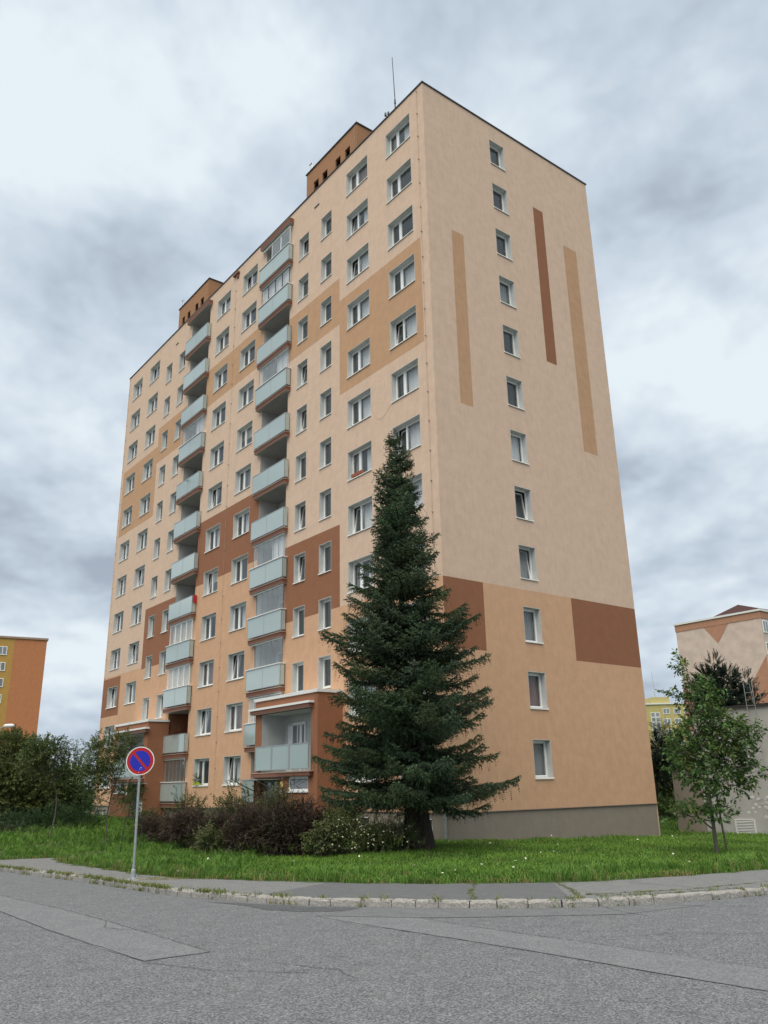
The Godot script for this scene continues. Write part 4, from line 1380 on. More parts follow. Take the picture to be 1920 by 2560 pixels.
func plants() -> void:
	var r := RandomNumberGenerator.new()
	r.seed = 23
	# ---- the big spruce
	var sp := ground_px(1043, 2126)
	var o := thing("spruce_tree", sp, 0.0, "tall dark green spruce standing at the block's near corner", "tree")
	var H := 14.75 - sp.y
	var k := 1.0
	var mb := MB.new()
	mb.has_n = false
	mb.tube([Vector3(-0.06, -0.3, 0), Vector3(-0.1, 0.25, 0), Vector3(-0.14, 0.9, 0), Vector3(-0.2, 2.2, 0.05), Vector3(-0.25, 5, 0), Vector3(-0.3, 9, 0), Vector3(-0.36, H - 0.3, 0)], [0.5, 0.36, 0.25, 0.19, 0.14, 0.08, 0.015], 10, false)
	mb.tube([Vector3(0.2, -0.3, 0), Vector3(0.26, 0.25, 0), Vector3(0.22, 0.9, 0.02), Vector3(0.14, 2.2, 0.05), Vector3(0.1, 4.5, 0.1), Vector3(0.0, 7.0, 0.15)], [0.42, 0.32, 0.21, 0.16, 0.1, 0.02], 10, false)
	part("trunk", mb.mesh(), M.bark, o)
	var rad := func(y: float) -> float:
		var pts := [[0.7, 2.85], [2.2, 3.2], [4.0, 3.15], [5.5, 2.7], [7.2, 2.05], [8.6, 1.6], [10.2, 1.25], [11.6, 0.8], [12.8, 0.52], [13.6, 0.3], [14.4, 0.12]]
		for q in pts.size() - 1:
			if y < pts[q + 1][0]: return lerpf(pts[q][1], pts[q + 1][1], clampf((y - pts[q][0]) / (pts[q + 1][0] - pts[q][0]), 0, 1))
		return 0.12
	spruce(o, H, 1.75, rad, r, 1.1, Vector3(-0.36, 0, 0))
	# ---- young tree on the right lawn
	var leafy := spray_set("cherry", 11, 0.36, 0.15, 0.29, 0.35, 0.8)
	var p := ground_px(1793, 2138)
	var s := 0.0122
	var cl := []
	for e in [[1716, 1672, 16, 36], [1700, 1735, 24, 26], [1760, 1750, 34, 42], [1790, 1810, 40, 44], [1735, 1830, 34, 34], [1838, 1835, 36, 36], [1700, 1880, 40, 26], [1755, 1880, 46, 36], [1815, 1890, 44, 40], [1872, 1840, 30, 26], [1895, 1870, 18, 14], [1760, 1940, 48, 30], [1830, 1960, 42, 22], [1868, 1930, 36, 20], [1886, 1915, 24, 18], [1700, 1925, 34, 20], [1740, 2035, 46, 18], [1790, 2045, 30, 20], [1820, 2015, 20, 20], [1775, 2000, 16, 22], [1690, 2030, 30, 16]]:
		var q := at_px(e[0], e[1], depth_of(Vector3(p.x, EYE.y + (1941.0 - e[1]) * s, p.z))) - p
		var off := r.randf_range(-0.5, 0.5)
		var vw := Vector3(p.x, 0, p.z).normalized()
		cl.append([q + vw * off, Vector3(e[2] * s, e[3] * s, (e[2] + e[3]) * 0.5 * s) * 0.86])
	broadleaf("young_tree", p, 5.6, 0.065, cl, 200.0, leafy, Color(0.095, 0.185, 0.068), Color(0.22, 0.27, 0.085), 7, "slim young tree with long glossy leaves on the lawn beside the end wall", "tree", "", 0.2, M.bark_pale)
	# ---- saplings on the left lawn
	var fine := spray_set("fine", 12, 0.40, 0.075, 0.32, 0.3, 0.8)
	for e in [[118, 2102, [[115, 1880, 34, 26], [150, 1870, 22, 16], [85, 1905, 22, 22], [175, 1895, 24, 20], [130, 1925, 34, 22], [198, 1900, 12, 10]], "thin sapling with a sparse crown in front of the dense left-hand trees", 12], [266, 2120, [[300, 1860, 28, 22], [260, 1885, 34, 24], [225, 1870, 16, 22], [310, 1900, 24, 18], [280, 1930, 30, 22], [240, 1940, 34, 20], [215, 1925, 14, 12], [305, 1985, 26, 16], [330, 2010, 22, 14], [245, 1990, 20, 12]], "slender leaning sapling beside the no-parking sign", 13]]:
		p = ground_px(e[0], e[1])
		var dd: float = (EYE - p).length()
		cl = []
		for c in e[2]:
			var q := at_px(c[0], c[1], depth_of(Vector3(p.x, EYE.y + (1945.0 - c[1]) * dd / 2054.0, p.z))) - p
			cl.append([q + Vector3(r.randf_range(-0.2, 0.2), 0, r.randf_range(-0.4, 0.4)), Vector3(c[2], c[3], (c[2] + c[3]) * 0.5) * dd / 2054.0])
		broadleaf("sapling", p, 3.4, 0.04, cl, 300.0, fine, Color(0.10, 0.15, 0.06), Color(0.17, 0.19, 0.075), e[4], e[3], "tree", "", 0.45, M.bark_pale)
	# ---- dense trees and bushes on the left
	var broad := spray_set("broad", 18, 0.5, 0.11, 0.42, 0.25, 1.0)
	var mass := func(called: String, x: float, y_base: float, depth: float, specs: Array, col: Color, col2: Color, sd: int, label: String, set: Array, per: float) -> void:
		var g := at_px(x, y_base, depth)
		g.y = lawn_y(g.x, g.z)
		var clumps := []
		var topy := 0.0
		for c in specs:
			var q := at_px(c[0], c[1], depth + c[4]) - g
			clumps.append([q, Vector3(c[2], c[3], (c[2] + c[3]) * 0.55) * depth / 2054.0])
			topy = maxf(topy, q.y)
		broadleaf(called, g, topy + 0.3, 0.13, clumps, per, set, col, col2, sd, label, "tree" if called.ends_with("tree") else "shrub", "", 0.2)
	mass.call("dense_tree", 60, 2060, 50.0, [[30, 1880, 60, 45, 0], [75, 1905, 50, 45, 1], [20, 1950, 70, 50, -1], [90, 1970, 60, 40, 0], [50, 2010, 80, 40, -1], [-30, 1920, 60, 60, 0]], Color(0.11, 0.145, 0.06), Color(0.20, 0.20, 0.08), 31, "dense broad olive-green tree in front of the orange block", broad, 55.0)
	mass.call("dense_tree", 160, 2065, 52.0, [[140, 1955, 50, 30, 0], [180, 1945, 36, 34, 0], [155, 2000, 62, 40, -1], [200, 1995, 34, 40, 0], [120, 2030, 70, 36, 0]], Color(0.08, 0.125, 0.055), Color(0.14, 0.165, 0.07), 32, "rounded dark green tree between the sapling and the block's far end", broad, 55.0)
	mass.call("spreading_shrub", 130, 2085, 44.0, [[80, 2070, 60, 30, 0], [150, 2060, 60, 36, 0], [205, 2070, 40, 30, 0], [225, 2030, 22, 40, 1], [30, 2075, 40, 30, 0]], Color(0.05, 0.10, 0.045), Color(0.085, 0.135, 0.065), 33, "low spreading dark evergreen shrub under the left-hand trees", spray_set("juniper", 16, 0.55, 0.10, 0.13, 0.0, 0.5), 80.0)
	mass.call("small_shrub", 50, 2100, 41.0, [[40, 2085, 34, 16, 0], [75, 2092, 20, 12, 0], [10, 2085, 26, 18, 0]], Color(0.075, 0.095, 0.065), Color(0.11, 0.13, 0.09), 34, "small grey-green shrub at the edge of the left lawn", fine, 150.0)
	mass.call("small_shrub", 165, 2100, 42.0, [[150, 2088, 24, 12, 0], [185, 2090, 22, 12, 0], [220, 2088, 20, 12, 0]], Color(0.05, 0.09, 0.03), Color(0.10, 0.12, 0.04), 35, "low leafy shrub under the dark spreading evergreen", fine, 150.0)
	# ---- background greenery on the right
	mass.call("willow_tree", 1665, 2000, 62.0, [[1655, 1840, 24, 34, 0], [1680, 1850, 26, 36, 0], [1665, 1890, 30, 40, 0], [1700, 1880, 26, 44, 0]], Color(0.10, 0.13, 0.065), Color(0.15, 0.18, 0.09), 36, "grey-green drooping tree behind the block's right edge", spray_set("willow", 16, 0.6, 0.12, 0.14, 0.9, 0.6), 45.0)
	mass.call("dense_tree", 1690, 2050, 56.0, [[1650, 1960, 34, 50, 0], [1690, 1950, 40, 46, 0], [1715, 1990, 34, 40, 0], [1670, 2010, 40, 36, 0]], Color(0.075, 0.115, 0.045), Color(0.24, 0.23, 0.06), 37, "dark tree with yellowing leaves behind the young tree", broad, 55.0)
	mass.call("dense_shrub", 1690, 2055, 50.0, [[1655, 2030, 30, 26, 0], [1700, 2030, 34, 28, 0], [1725, 2020, 20, 30, 0]], Color(0.08, 0.14, 0.055), Color(0.12, 0.18, 0.07), 38, "dark leafy shrub between the block and the grey utility building", broad, 70.0)
	var pine := needle_set()
	mass.call("pine_tree", 1800, 1800, 56.0, [[1785, 1665, 14, 22, 0], [1775, 1700, 34, 26, 0], [1815, 1700, 30, 26, 0], [1790, 1745, 52, 30, 0], [1840, 1745, 28, 24, 0], [1750, 1740, 26, 30, 0], [1790, 1800, 60, 40, 0]], Color(0.030, 0.050, 0.034), Color(0.055, 0.085, 0.055), 39, "dark bushy pine rising behind the grey utility building", pine, 42.0)
	mass.call("pine_tree", 1880, 1800, 58.0, [[1865, 1715, 14, 24, 0], [1880, 1740, 18, 22, 0], [1855, 1750, 22, 22, 0], [1875, 1790, 34, 30, 0]], Color(0.030, 0.050, 0.034), Color(0.055, 0.085, 0.055), 40, "smaller dark pine beside the roof ladder of the utility building", pine, 42.0)
	mass.call("small_spruce_tree", 1640, 2060, 52.0, [[1645, 1870, 10, 30, 0], [1648, 1900, 18, 26, 0], [1646, 1930, 22, 26, 0]], Color(0.02, 0.04, 0.03), Color(0.04, 0.06, 0.045), 41, "small bluish conifer just behind the block's right edge", pine, 70.0)
	# ---- the shrub bed in front of the block
	var berb := spray_set("barberry", 17, 0.34, 0.042, 0.42, 0.15, 0.9)
	var purple := Color(0.086, 0.060, 0.057)
	var purple2 := Color(0.15, 0.125, 0.09)
	var olive := Color(0.10, 0.135, 0.06)
	var olive2 := Color(0.18, 0.18, 0.085)
	var bed := [
		[400, 2118, 1.15, 0.9, purple, purple2, "purple-brown barberry beside the sign post, outermost of the shrub bed"],
		[468, 2128, 1.2, 1.15, purple, purple2, "low purple-brown barberry with arching twigs, second from the sign post"],
		[545, 2136, 1.2, 1.05, Color(0.060, 0.050, 0.046), purple2, "dusky barberry in the middle of the shrub bed with grey twigs"],
		[628, 2142, 1.15, 1.4, purple, purple2, "broad dark barberry below the three-panel loggia"],
		[708, 2146, 1.1, 1.6, Color(0.055, 0.042, 0.040), purple2, "tall dark barberry under the annex cellar window"],
		[770, 2146, 0.9, 1.15, purple, Color(0.06, 0.045, 0.03), "dark twiggy barberry next to the white-flowering shrub"]]
	for e in bed:
		p = ground_px(e[0], e[1])
		shrub(p + Vector3(0, 0, -0.6), Vector3(e[2], e[3] * 1.15, 0.95), berb, 420.0, e[4], e[5], int(e[0]), e[6], "shrubs in the bed before the block", 0.3)
	for e in [[520, 2140, 0.4, 0.7, "small green shrub growing out among the dusky barberries"], [805, 2147, 0.5, 0.9, "leafy green shrub squeezed between barberry and flowering shrub"], [372, 2100, 0.9, 1.15, "green shrub with upright shoots behind the outermost barberry"], [590, 2100, 1.1, 1.75, "tall grey-green shrub behind the barberries, beside the entrance canopy"], [470, 2085, 0.9, 1.9, "thin leggy shrub in front of the lowest balcony"], [690, 2100, 1.0, 1.7, "olive shrub rising behind the dark barberry under the cellar window"], [860, 2100, 1.1, 1.5, "olive shrub under the spruce's left branches"]]:
		p = ground_px(e[0], e[1])
		shrub(p, Vector3(e[2], e[3], 0.8), fine, 230.0 if e[0] != 470 else 90.0, olive, olive2, int(e[0]) + 3, e[4], "shrubs in the bed before the block", 0.5)
	var small := spray_set("small", 14, 0.28, 0.045, 0.35, 0.1, 0.8)
	for e in [[862, 2145, 1.0, 1.15, "green shrub dotted with small white flowers beside the spruce"], [985, 2135, 0.9, 0.85, "low pale-green shrub with a few white flowers at the spruce's foot"], [920, 2138, 0.8, 0.8, "low tangled shrub between the flowering shrub and the spruce trunk"]]:
		p = ground_px(e[0], e[1])
		var sh := shrub(p + Vector3(0, 0, -0.5), Vector3(e[2], e[3], 0.8), small, 420.0, Color(0.11, 0.16, 0.065), Color(0.20, 0.21, 0.09), int(e[0]) + 9, e[4], "shrubs in the bed before the block", 0.3)
		var fl := []
		var fc := []
		var cnt := 110 if e[0] == 862 else (36 if e[0] == 985 else 14)
		for q in cnt:
			var d := Vector3(r.randfn(), absf(r.randfn()), absf(r.randfn()) * 1.2).normalized()
			fl.append(Transform3D(Basis(Vector3.UP, r.randf() * TAU) * Basis(Vector3(1, 0, 0), r.randf_range(0.3, 1.2)), Vector3(d.x * e[2] * 0.95, 0.25 + d.y * e[3] * 0.75, d.z * 0.85)))
			fc.append(Color(0.8, 0.8, 0.66))
		many("flowers", flower(0.025), M.petal, fl, fc, sh)
	# trees across the street, off to the left, mirrored in the lower panes
	for e in [[-34.0, -14.0, 9.5, 61, "second tallest"], [-40.0, -22.0, 8.0, 62, "lowest"], [-31.0, -5.0, 11.0, 63, "tallest"], [-44.0, -8.0, 9.0, 64, "hindmost"]]:
		var c2 := []
		for q in 9: c2.append([Vector3(r.randf_range(-2.2, 2.2), e[2] * r.randf_range(0.4, 0.88), r.randf_range(-2.2, 2.2)), Vector3(1.7, 1.5, 1.7)])
		broadleaf("street_tree", Vector3(e[0], road_y(e[1]), e[1]), e[2], 0.2, c2, 5.0, broad, Color(0.035, 0.055, 0.02), Color(0.06, 0.075, 0.03), e[3], e[4] + " leafy street tree across the road facing the block", "tree", "trees across the road")
	grass()

func flower(s: float) -> ArrayMesh:
	var mb := MB.new()
	mb.has_c = true
	mb.col = Color(1, 1, 1)
	for k in 5:
		var a := TAU * k / 5
		mb.tri(Vector3.ZERO, Vector3(cos(a - 0.5) * s, 0.006, sin(a - 0.5) * s), Vector3(cos(a + 0.5) * s, 0.006, sin(a + 0.5) * s))
	mb.col = Color(0.9, 0.55, 0.1)
	for k in 5:
		var a := TAU * k / 5
		mb.tri(Vector3(0, 0.01, 0), Vector3(cos(a) * s * 0.3, 0.008, sin(a) * s * 0.3), Vector3(cos(a + 1.26) * s * 0.3, 0.008, sin(a + 1.26) * s * 0.3))
	return mb.mesh()

func tuft(n: int, h: float, spread: float, r: RandomNumberGenerator) -> ArrayMesh:
	var mb := MB.new()
	mb.has_c = true
	for k in n:
		var a := r.randf() * TAU
		var b := Vector3(cos(a), 0, sin(a)) * spread * sqrt(r.randf())
		var an := r.randf() * TAU
		var out := Vector3(cos(an), 0, sin(an))
		var sd := out.cross(Vector3.UP) * r.randf_range(0.004, 0.0075)
		var l := h * r.randf_range(0.5, 1.15)
		var lean := r.randf_range(0.1, 1.15)
		var m := b + out * l * lean * 0.35 + Vector3(0, l * 0.62, 0)
		var t := b + out * l * lean + Vector3(0, l * r.randf_range(0.45, 1.0), 0)
		var v := r.randf_range(0.7, 1.3)
		mb.col = Color(v * r.randf_range(0.85, 1.25), v, v * 0.9)
		mb.quad(b - sd, m - sd, m + sd, b + sd)
		mb.tri(m - sd, t, m + sd)
	return mb.mesh()

func in_block(x: float, z: float, pad: float) -> bool:
	var q := Basis(Vector3.UP, -TURN) * (Vector3(x, 0, z) - CORNER)
	return q.x > -pad and q.x < DEP + pad and q.z < pad and q.z > -LEN - pad

func grass() -> void:
	var r := RandomNumberGenerator.new()
	r.seed = 77
	var pn := FastNoiseLite.new()
	pn.seed = 3; pn.frequency = 0.35; pn.fractal_octaves = 3
	var tufts := [tuft(11, 0.11, 0.10, r), tuft(11, 0.15, 0.10, r), tuft(10, 0.25, 0.09, r)]
	var xfs := [[], [], []]
	var cols := [[], [], []]
	var dx := []
	var dc := []
	# rows of jittered cells: finer close to the pavement
	var z := -18.4
	while z > -62.0:
		var step := 0.10 if z > -27.0 else (0.13 if z > -36.0 else 0.2)
		var x := -26.0
		var half := absf(z) * 0.52 + 2.0
		while x < 26.0:
			x += step
			if absf(x) > half: continue
			if z < -43.0 and x > -7.0 and x < 11.5: continue
			var px := x + r.randf_range(-step, step) * 0.6
			var pz := z + r.randf_range(-step, step) * 0.6
			if in_block(px, pz, 0.12): continue
			var sd := -0.0
			var wl := side_of(WALK, px, pz) if z > -36.0 else 5.0
			wl += 0.16 * pn.get_noise_2d(px * 3.0 + 40.0, pz * 3.0)
			if wl < 0.02 and not (wl > -0.12 and r.randf() < 0.35): continue
			var g := pn.get_noise_2d(px, pz)
			if wl > 0.6 and g < -0.28 and r.randf() < 0.6: continue
			var id := 0 if r.randf() < 0.55 else 1
			if (wl < 1.6 and g > 0.05 and r.randf() < 0.7) or (px < -4.0 and r.randf() < 0.4 and g > -0.1): id = 2
			var y := lawn_y(px, pz) - 0.012
			if wl < 0.5: y = minf(y, road_y(pz) + 0.112)
			var bs := Basis(Vector3.UP, r.randf() * TAU).scaled(Vector3(1, r.randf_range(0.7, 1.25), 1) * (1.0 if step < 0.15 else 1.45))
			xfs[id].append(Transform3D(bs, Vector3(px, y, pz)))
			var t := clampf(0.5 + g * 0.9 + r.randf_range(-0.25, 0.25), 0, 1)
			var c := Color(0.080, 0.175, 0.035).lerp(Color(0.170, 0.300, 0.060), t)
			if g < -0.18 and r.randf() < 0.22: c = c.lerp(Color(0.26, 0.25, 0.10), r.randf_range(0.3, 0.9))
			if wl < 0.25 and r.randf() < 0.3: c = Color(0.24, 0.22, 0.10)
			if id == 2: c = c.lerp(Color(0.08, 0.19, 0.05), 0.35)
			cols[id].append(c)
			if r.randf() < 0.003 and wl > 0.4:
				dx.append(Transform3D(Basis(Vector3(1, 0, 0), r.randf_range(0.1, 0.9)).rotated(Vector3.UP, r.randf() * TAU), Vector3(px, y + r.randf_range(0.10, 0.17), pz)))
				dc.append(Color(0.8, 0.8, 0.74))
		z -= step
	var o := Node3D.new()
	o.name = "lawn_grass"
	add_child(o)
	tag(o, "bright green uncut grass on the lawn around the block", "grass", "", "stuff")
	for k in 3: many("grass_blades", tufts[k], M.blade, xfs[k], cols[k], o)
	var fl := many("daisies", flower(0.03), M.petal, dx, dc, self)
	tag(fl, "scattered small white daisies in the lawn grass", "flowers", "", "stuff")
	# weeds along kerb joints and pavement edges
	var wx := []
	var wc := []
	var kb := smooth_line(KERB, 0.03)
	for p in kb:
		if p.x < -15.0 or p.x > 12.0: continue
		var dens := 0.05
		if p.x < -3.2: dens = 0.36 if pn.get_noise_2d(p.x * 2.0, p.y) > -0.1 else 0.08
		elif pn.get_noise_2d(p.x * 4.0, 8.0) > 0.25: dens = 0.3
		if r.randf() > dens: continue
		for q in 2:
			var back := r.randf_range(-0.42, 0.06) if p.x < -3.2 else r.randf_range(-0.22, 0.05)
			var nrm := Vector2(0.55, 1.0).normalized() if p.x < 0 else Vector2(-0.1, 1).normalized()
			var w := p + nrm * back + Vector2(r.randf_range(-0.05, 0.05), 0)
			var on := road_y(w.y) + (0.11 if back < -0.02 else 0.0)
			wx.append(Transform3D(Basis(Vector3.UP, r.randf() * TAU).scaled(Vector3(0.9, r.randf_range(0.4, 1.0), 0.9)), Vector3(w.x, on - 0.005, w.y)))
			wc.append(Color(0.10, 0.18, 0.04).lerp(Color(0.26, 0.25, 0.11), r.randf()))
	for ln in [[[3.3, -15.7], [3.42, -17.0], [3.5, -18.9]], [[1.45, -15.7], [1.5, -17.0], [1.75, -18.9]], [[3.6, -16.1], [5.2, -16.35], [6.5, -16.95]], [[3.5, -16.3], [4.6, -16.6], [5.6, -16.9], [7.2, -17.9]]]:
		for k in ln.size() - 1:
			for q in 16:
				var t := r.randf()
				var gx := lerpf(ln[k][0], ln[k + 1][0], t) + r.randf_range(-0.04, 0.04)
				var gz := lerpf(ln[k][1], ln[k + 1][1], t) + r.randf_range(-0.04, 0.04)
				wx.append(Transform3D(Basis(Vector3.UP, r.randf() * TAU).scaled(Vector3(0.6, r.randf_range(0.12, 0.35), 0.6)), Vector3(gx, road_y(gz) + 0.105, gz)))
				wc.append(Color(0.12, 0.19, 0.05).lerp(Color(0.22, 0.22, 0.09), r.randf()))
	for q in 90:
		var a := r.randf() * TAU
		var d := sqrt(r.randf())
		var gx := -5.45 + cos(a) * d * 0.85
		var gz := -22.1 + sin(a) * d * 0.4
		wx.append(Transform3D(Basis(Vector3.UP, a).scaled(Vector3(0.8, r.randf_range(0.12, 0.4), 0.8)), Vector3(gx, road_y(gz) + 0.105, gz)))
		wc.append(Color(0.19, 0.19, 0.08).lerp(Color(0.34, 0.31, 0.18), r.randf()))
	var wd := many("kerb_weeds", tufts[1], M.blade, wx, wc, self)
	tag(wd, "weeds and dry grass growing from kerb joints and pavement cracks", "weeds", "", "stuff")

# ------------------------------------------------------------------ street furniture and small things
func disc(rad: float, z: float, n := 40) -> MB:
	var mb := MB.new()
	for k in n: mb.tri(Vector3(0, 0, z), Vector3(cos(TAU * (k + 1) / n) * rad, sin(TAU * (k + 1) / n) * rad, z), Vector3(cos(TAU * k / n) * rad, sin(TAU * k / n) * rad, z))
	return mb

func sign_post() -> void:
	var b := Vector3(-6.36, road_y(-21.94) + 0.108, -21.94)
	var o := thing("no_parking_sign", b, 0.18, "round blue and red no-parking sign on a galvanized post", "sign")
	var mb := MB.new()
	mb.tube([Vector3(0.02, 0.2, 0), Vector3(0.0, 2.76, 0)], [0.032, 0.032], 14)
	part("post", mb.mesh(), M.galv, o)
	mb = MB.new()
	mb.tube([Vector3(0.02, 0.0, 0), Vector3(0.02, 0.03, 0), Vector3(0.02, 0.05, 0), Vector3(0.02, 0.22, 0), Vector3(0.02, 0.24, 0), Vector3(0.02, 0.33, 0)], [0.10, 0.10, 0.065, 0.055, 0.042, 0.042], 12)
	for k in 3: mb.box(Vector3(0.02 + cos(k * 2.1) * 0.09 - 0.015, 0.02, sin(k * 2.1) * 0.09 - 0.015), Vector3(0.02 + cos(k * 2.1) * 0.09 + 0.015, 0.06, sin(k * 2.1) * 0.09 + 0.015))
	part("foot", mb.mesh(), M.galv, o)
	var R := 0.35
	var c := Transform3D(Basis.IDENTITY, Vector3(0.0, 2.79, 0.06))
	mb = MB.new()
	mb.tube([Vector3(0, 0, -0.022), Vector3(0, 0, -0.012), Vector3(0, 0, 0.0)], [R - 0.012, R, R], 40)
	var pl := part("sign_plate", mb.mesh(), M.white, o, c)
	part("red_field", disc(R - 0.022, 0.002).mesh(), M.red, pl)
	# two blue segments either side of the red bar
	mb = MB.new()
	var rb := 0.25
	var hb := 0.032
	for s in [-1.0, 1.0]:
		var n := 30
		var a0 := asin(hb / rb)
		for k in n:
			var t0 := lerpf(a0, PI - a0, float(k) / n)
			var t1 := lerpf(a0, PI - a0, float(k + 1) / n)
			var rot := -PI * 0.27
			var p0 := Vector3(cos(t0) * rb, sin(t0) * rb * s, 0.004)
			var p1 := Vector3(cos(t1) * rb, sin(t1) * rb * s, 0.004)
			var q0 := Vector3(p0.x, hb * s, 0.004)
			var q1 := Vector3(p1.x, hb * s, 0.004)
			mb.quad(p0.rotated(Vector3(0, 0, 1), rot), p1.rotated(Vector3(0, 0, 1), rot), q1.rotated(Vector3(0, 0, 1), rot), q0.rotated(Vector3(0, 0, 1), rot))
	part("blue_field", mb.mesh(), M.blue, pl)
	mb = MB.new()
	for e in [[0.0, -0.205, 0.012], [0.035, -0.165, 0.014], [-0.02, -0.28, 0.012], [0.01, -0.175, 0.008], [-0.03, 0.02, 0.005], [0.05, -0.2, 0.006]]:
		for k in 6: mb.tri(Vector3(e[0], e[1], 0.006), Vector3(e[0] + cos(k * 1.05) * e[2], e[1] + sin(k * 1.05) * e[2] * 0.6, 0.006), Vector3(e[0] + cos(k * 1.05 + 1.05) * e[2], e[1] + sin(k * 1.05 + 1.05) * e[2] * 0.6, 0.006))
	part("scuff", mb.mesh(), M.sheet, pl)
	mb = MB.new()
	for y in [2.6, 2.98]: mb.box(Vector3(-0.05, y - 0.02, -0.04), Vector3(0.05, y + 0.02, 0.037))
	part("clamp", mb.mesh(), M.galv, o)
	# worn concrete collar in the pavement
	mb = MB.new()
	var r := RandomNumberGenerator.new()
	r.seed = 4
	var pts := []
	for k in 18:
		var a := TAU * k / 18
		pts.append(Vector3(cos(a) * r.randf_range(0.26, 0.4), 0.006, sin(a) * r.randf_range(0.2, 0.3)))
	for k in 18: mb.tri(Vector3(0, 0.012, 0), pts[k], pts[(k + 1) % 18])
	part("concrete_collar", mb.mesh(), M.granite, o)

func small_things() -> void:
	# roof antenna mast
	var o := thing("antenna_mast", bp(3.4, TOP - 0.25, -1.0), TURN, "thin whip antenna mast with a small antenna arm on the roof edge", "antenna")
	var mb := MB.new()
	mb.tube([Vector3(0, 0, 0), Vector3(0, 2.2, 0)], [0.035, 0.035], 8)
	mb.tube([Vector3(0, 2.2, 0), Vector3(0, 2.5, 0)], [0.055, 0.045], 8)
	part("mast", mb.mesh(), M.dark, o)
	mb = MB.new()
	mb.tube([Vector3(0, 2.5, 0), Vector3(-0.02, 5.6, -0.12)], [0.028, 0.018], 6)
	part("whip", mb.mesh(), M.dark, o)
	mb = MB.new()
	mb.tube([Vector3(0, 1.75, 0), Vector3(0, 1.75, -0.55), Vector3(0, 1.85, -0.78), Vector3(0, 2.1, -0.86)], [0.02, 0.02, 0.02, 0.02], 6)
	mb.tube([Vector3(0, 2.05, -0.86), Vector3(0, 2.25, -0.86)], [0.07, 0.05], 8)
	mb.tube([Vector3(0, 1.95, -0.62), Vector3(0, 2.12, -0.6)], [0.06, 0.05], 8)
	part("antenna_arm", mb.mesh(), M.dark, o)
	# planter on a window sill, lime flower pot, balcony flowers, towel at a railing
	o = thing("planter_box", bp(5.9, 16.76, 0.0), TURN, "long terracotta planter box on a white window sill right of the stair windows", "planter")
	mb = MB.new()
	mb.box(Vector3(-0.04, 0, -0.42), Vector3(0.12, 0.15, 0.42))
	part("trough", mb.mesh(), M.terracotta, o)
	o = thing("flower_pot", bp(22.0, 2.74, 0.03), TURN, "lime-green flower pot with a plant on a low window sill", "flower pot")
	mb = MB.new()
	mb.box(Vector3(-0.05, 0, -0.28), Vector3(0.1, 0.16, 0.28))
	part("trough", mb.mesh(), M.lime, o)
	var r := RandomNumberGenerator.new()
	r.seed = 8
	crown(o, [[Vector3(0.02, 0.28, 0.15), Vector3(0.12, 0.16, 0.16)]], 3000.0, spray_set("small", 14, 0.28, 0.045, 0.35, 0.1, 0.8), Color(0.05, 0.08, 0.03), Color(0.1, 0.12, 0.05), r)
	o = thing("balcony_flowers", bp(24.6, FLOOR0 + STOREY + 1.02, 0.18), TURN, "hanging basket of reddish flowers above a milky balcony railing", "flowers")
	mb = MB.new()
	mb.tube([Vector3(0, -0.1, 0), Vector3(0, 0.08, 0)], [0.08, 0.13], 10)
	part("pot", mb.mesh(), M.terracotta, o)
	crown(o, [[Vector3(0, 0.2, 0), Vector3(0.2, 0.18, 0.38)]], 900.0, spray_set("small", 14, 0.28, 0.045, 0.35, 0.1, 0.8), Color(0.09, 0.05, 0.03), Color(0.2, 0.07, 0.05), r)
	o = thing("towel", bp(23.2, FLOOR0 + STOREY * 4 + 0.55, 0.17), TURN, "red and white cloth hung over a balcony's side railing", "cloth")
	mb = MB.new()
	for k in 5: mb.quad(Vector3(-0.12 + 0.05 * k, 0.55, 0.02 + 0.015 * (k % 2)), Vector3(-0.07 + 0.05 * k, 0.55, 0.02 + 0.015 * ((k + 1) % 2)), Vector3(-0.07 + 0.05 * k, 0.05, 0.02 + 0.015 * ((k + 1) % 2)), Vector3(-0.12 + 0.05 * k, 0.05, 0.02 + 0.015 * (k % 2)))
	part("cloth", mb.mesh(), M.red, o)
	for e in [[24.9, 7], [13.8, 1]]:
		o = thing("balcony_plant", bp(e[0], FLOOR0 + STOREY * e[1] + 0.02, -0.15), TURN, "potted green plant behind the railing of an upper open balcony" if e[1] == 7 else "small green plant behind the railing above the entrance", "plant")
		mb = MB.new()
		mb.tube([Vector3(0, 0, 0), Vector3(0, 0.32, 0)], [0.12, 0.17], 12)
		part("pot", mb.mesh(), M.terracotta, o)
		crown(o, [[Vector3(0, 0.95, 0), Vector3(0.3, 0.6, 0.4)]], 110.0, spray_set("fine", 12, 0.4, 0.075, 0.32, 0.3, 0.8), Color(0.04, 0.07, 0.025), Color(0.08, 0.1, 0.04), r)
	# stake beside the sapling, lamp at the left edge
	var p := ground_px(300, 2128)
	o = thing("metal_stake", p, 0.4, "dark metal stake frame leaning in the grass behind the sign post", "stake")
	mb = MB.new()
	mb.tube([Vector3(0, -0.1, 0), Vector3(0.12, 1.15, 0)], [0.018, 0.018], 6)
	mb.tube([Vector3(0.12, 1.15, 0), Vector3(0.75, 1.2, -0.3)], [0.014, 0.014], 6)
	mb.tube([Vector3(0.75, 1.2, -0.3), Vector3(0.75, -0.1, -0.3)], [0.016, 0.016], 6)
	part("bars", mb.mesh(), M.dark, o)
	var hd := at_px(22, 1816, 45.0)
	var foot := at_px(-70, 2100, 45.0)
	foot.y = lawn_y(foot.x, foot.z)
	o = thing("street_lamp", foot, 0.0, "street lamp with a white flat head in front of the orange block", "street lamp")
	mb = MB.new()
	var q := hd - foot
	mb.tube([Vector3(0, -0.2, 0), Vector3(0, q.y - 0.3, 0)], [0.08, 0.05], 10)
	part("pole", mb.mesh(), M.galv, o)
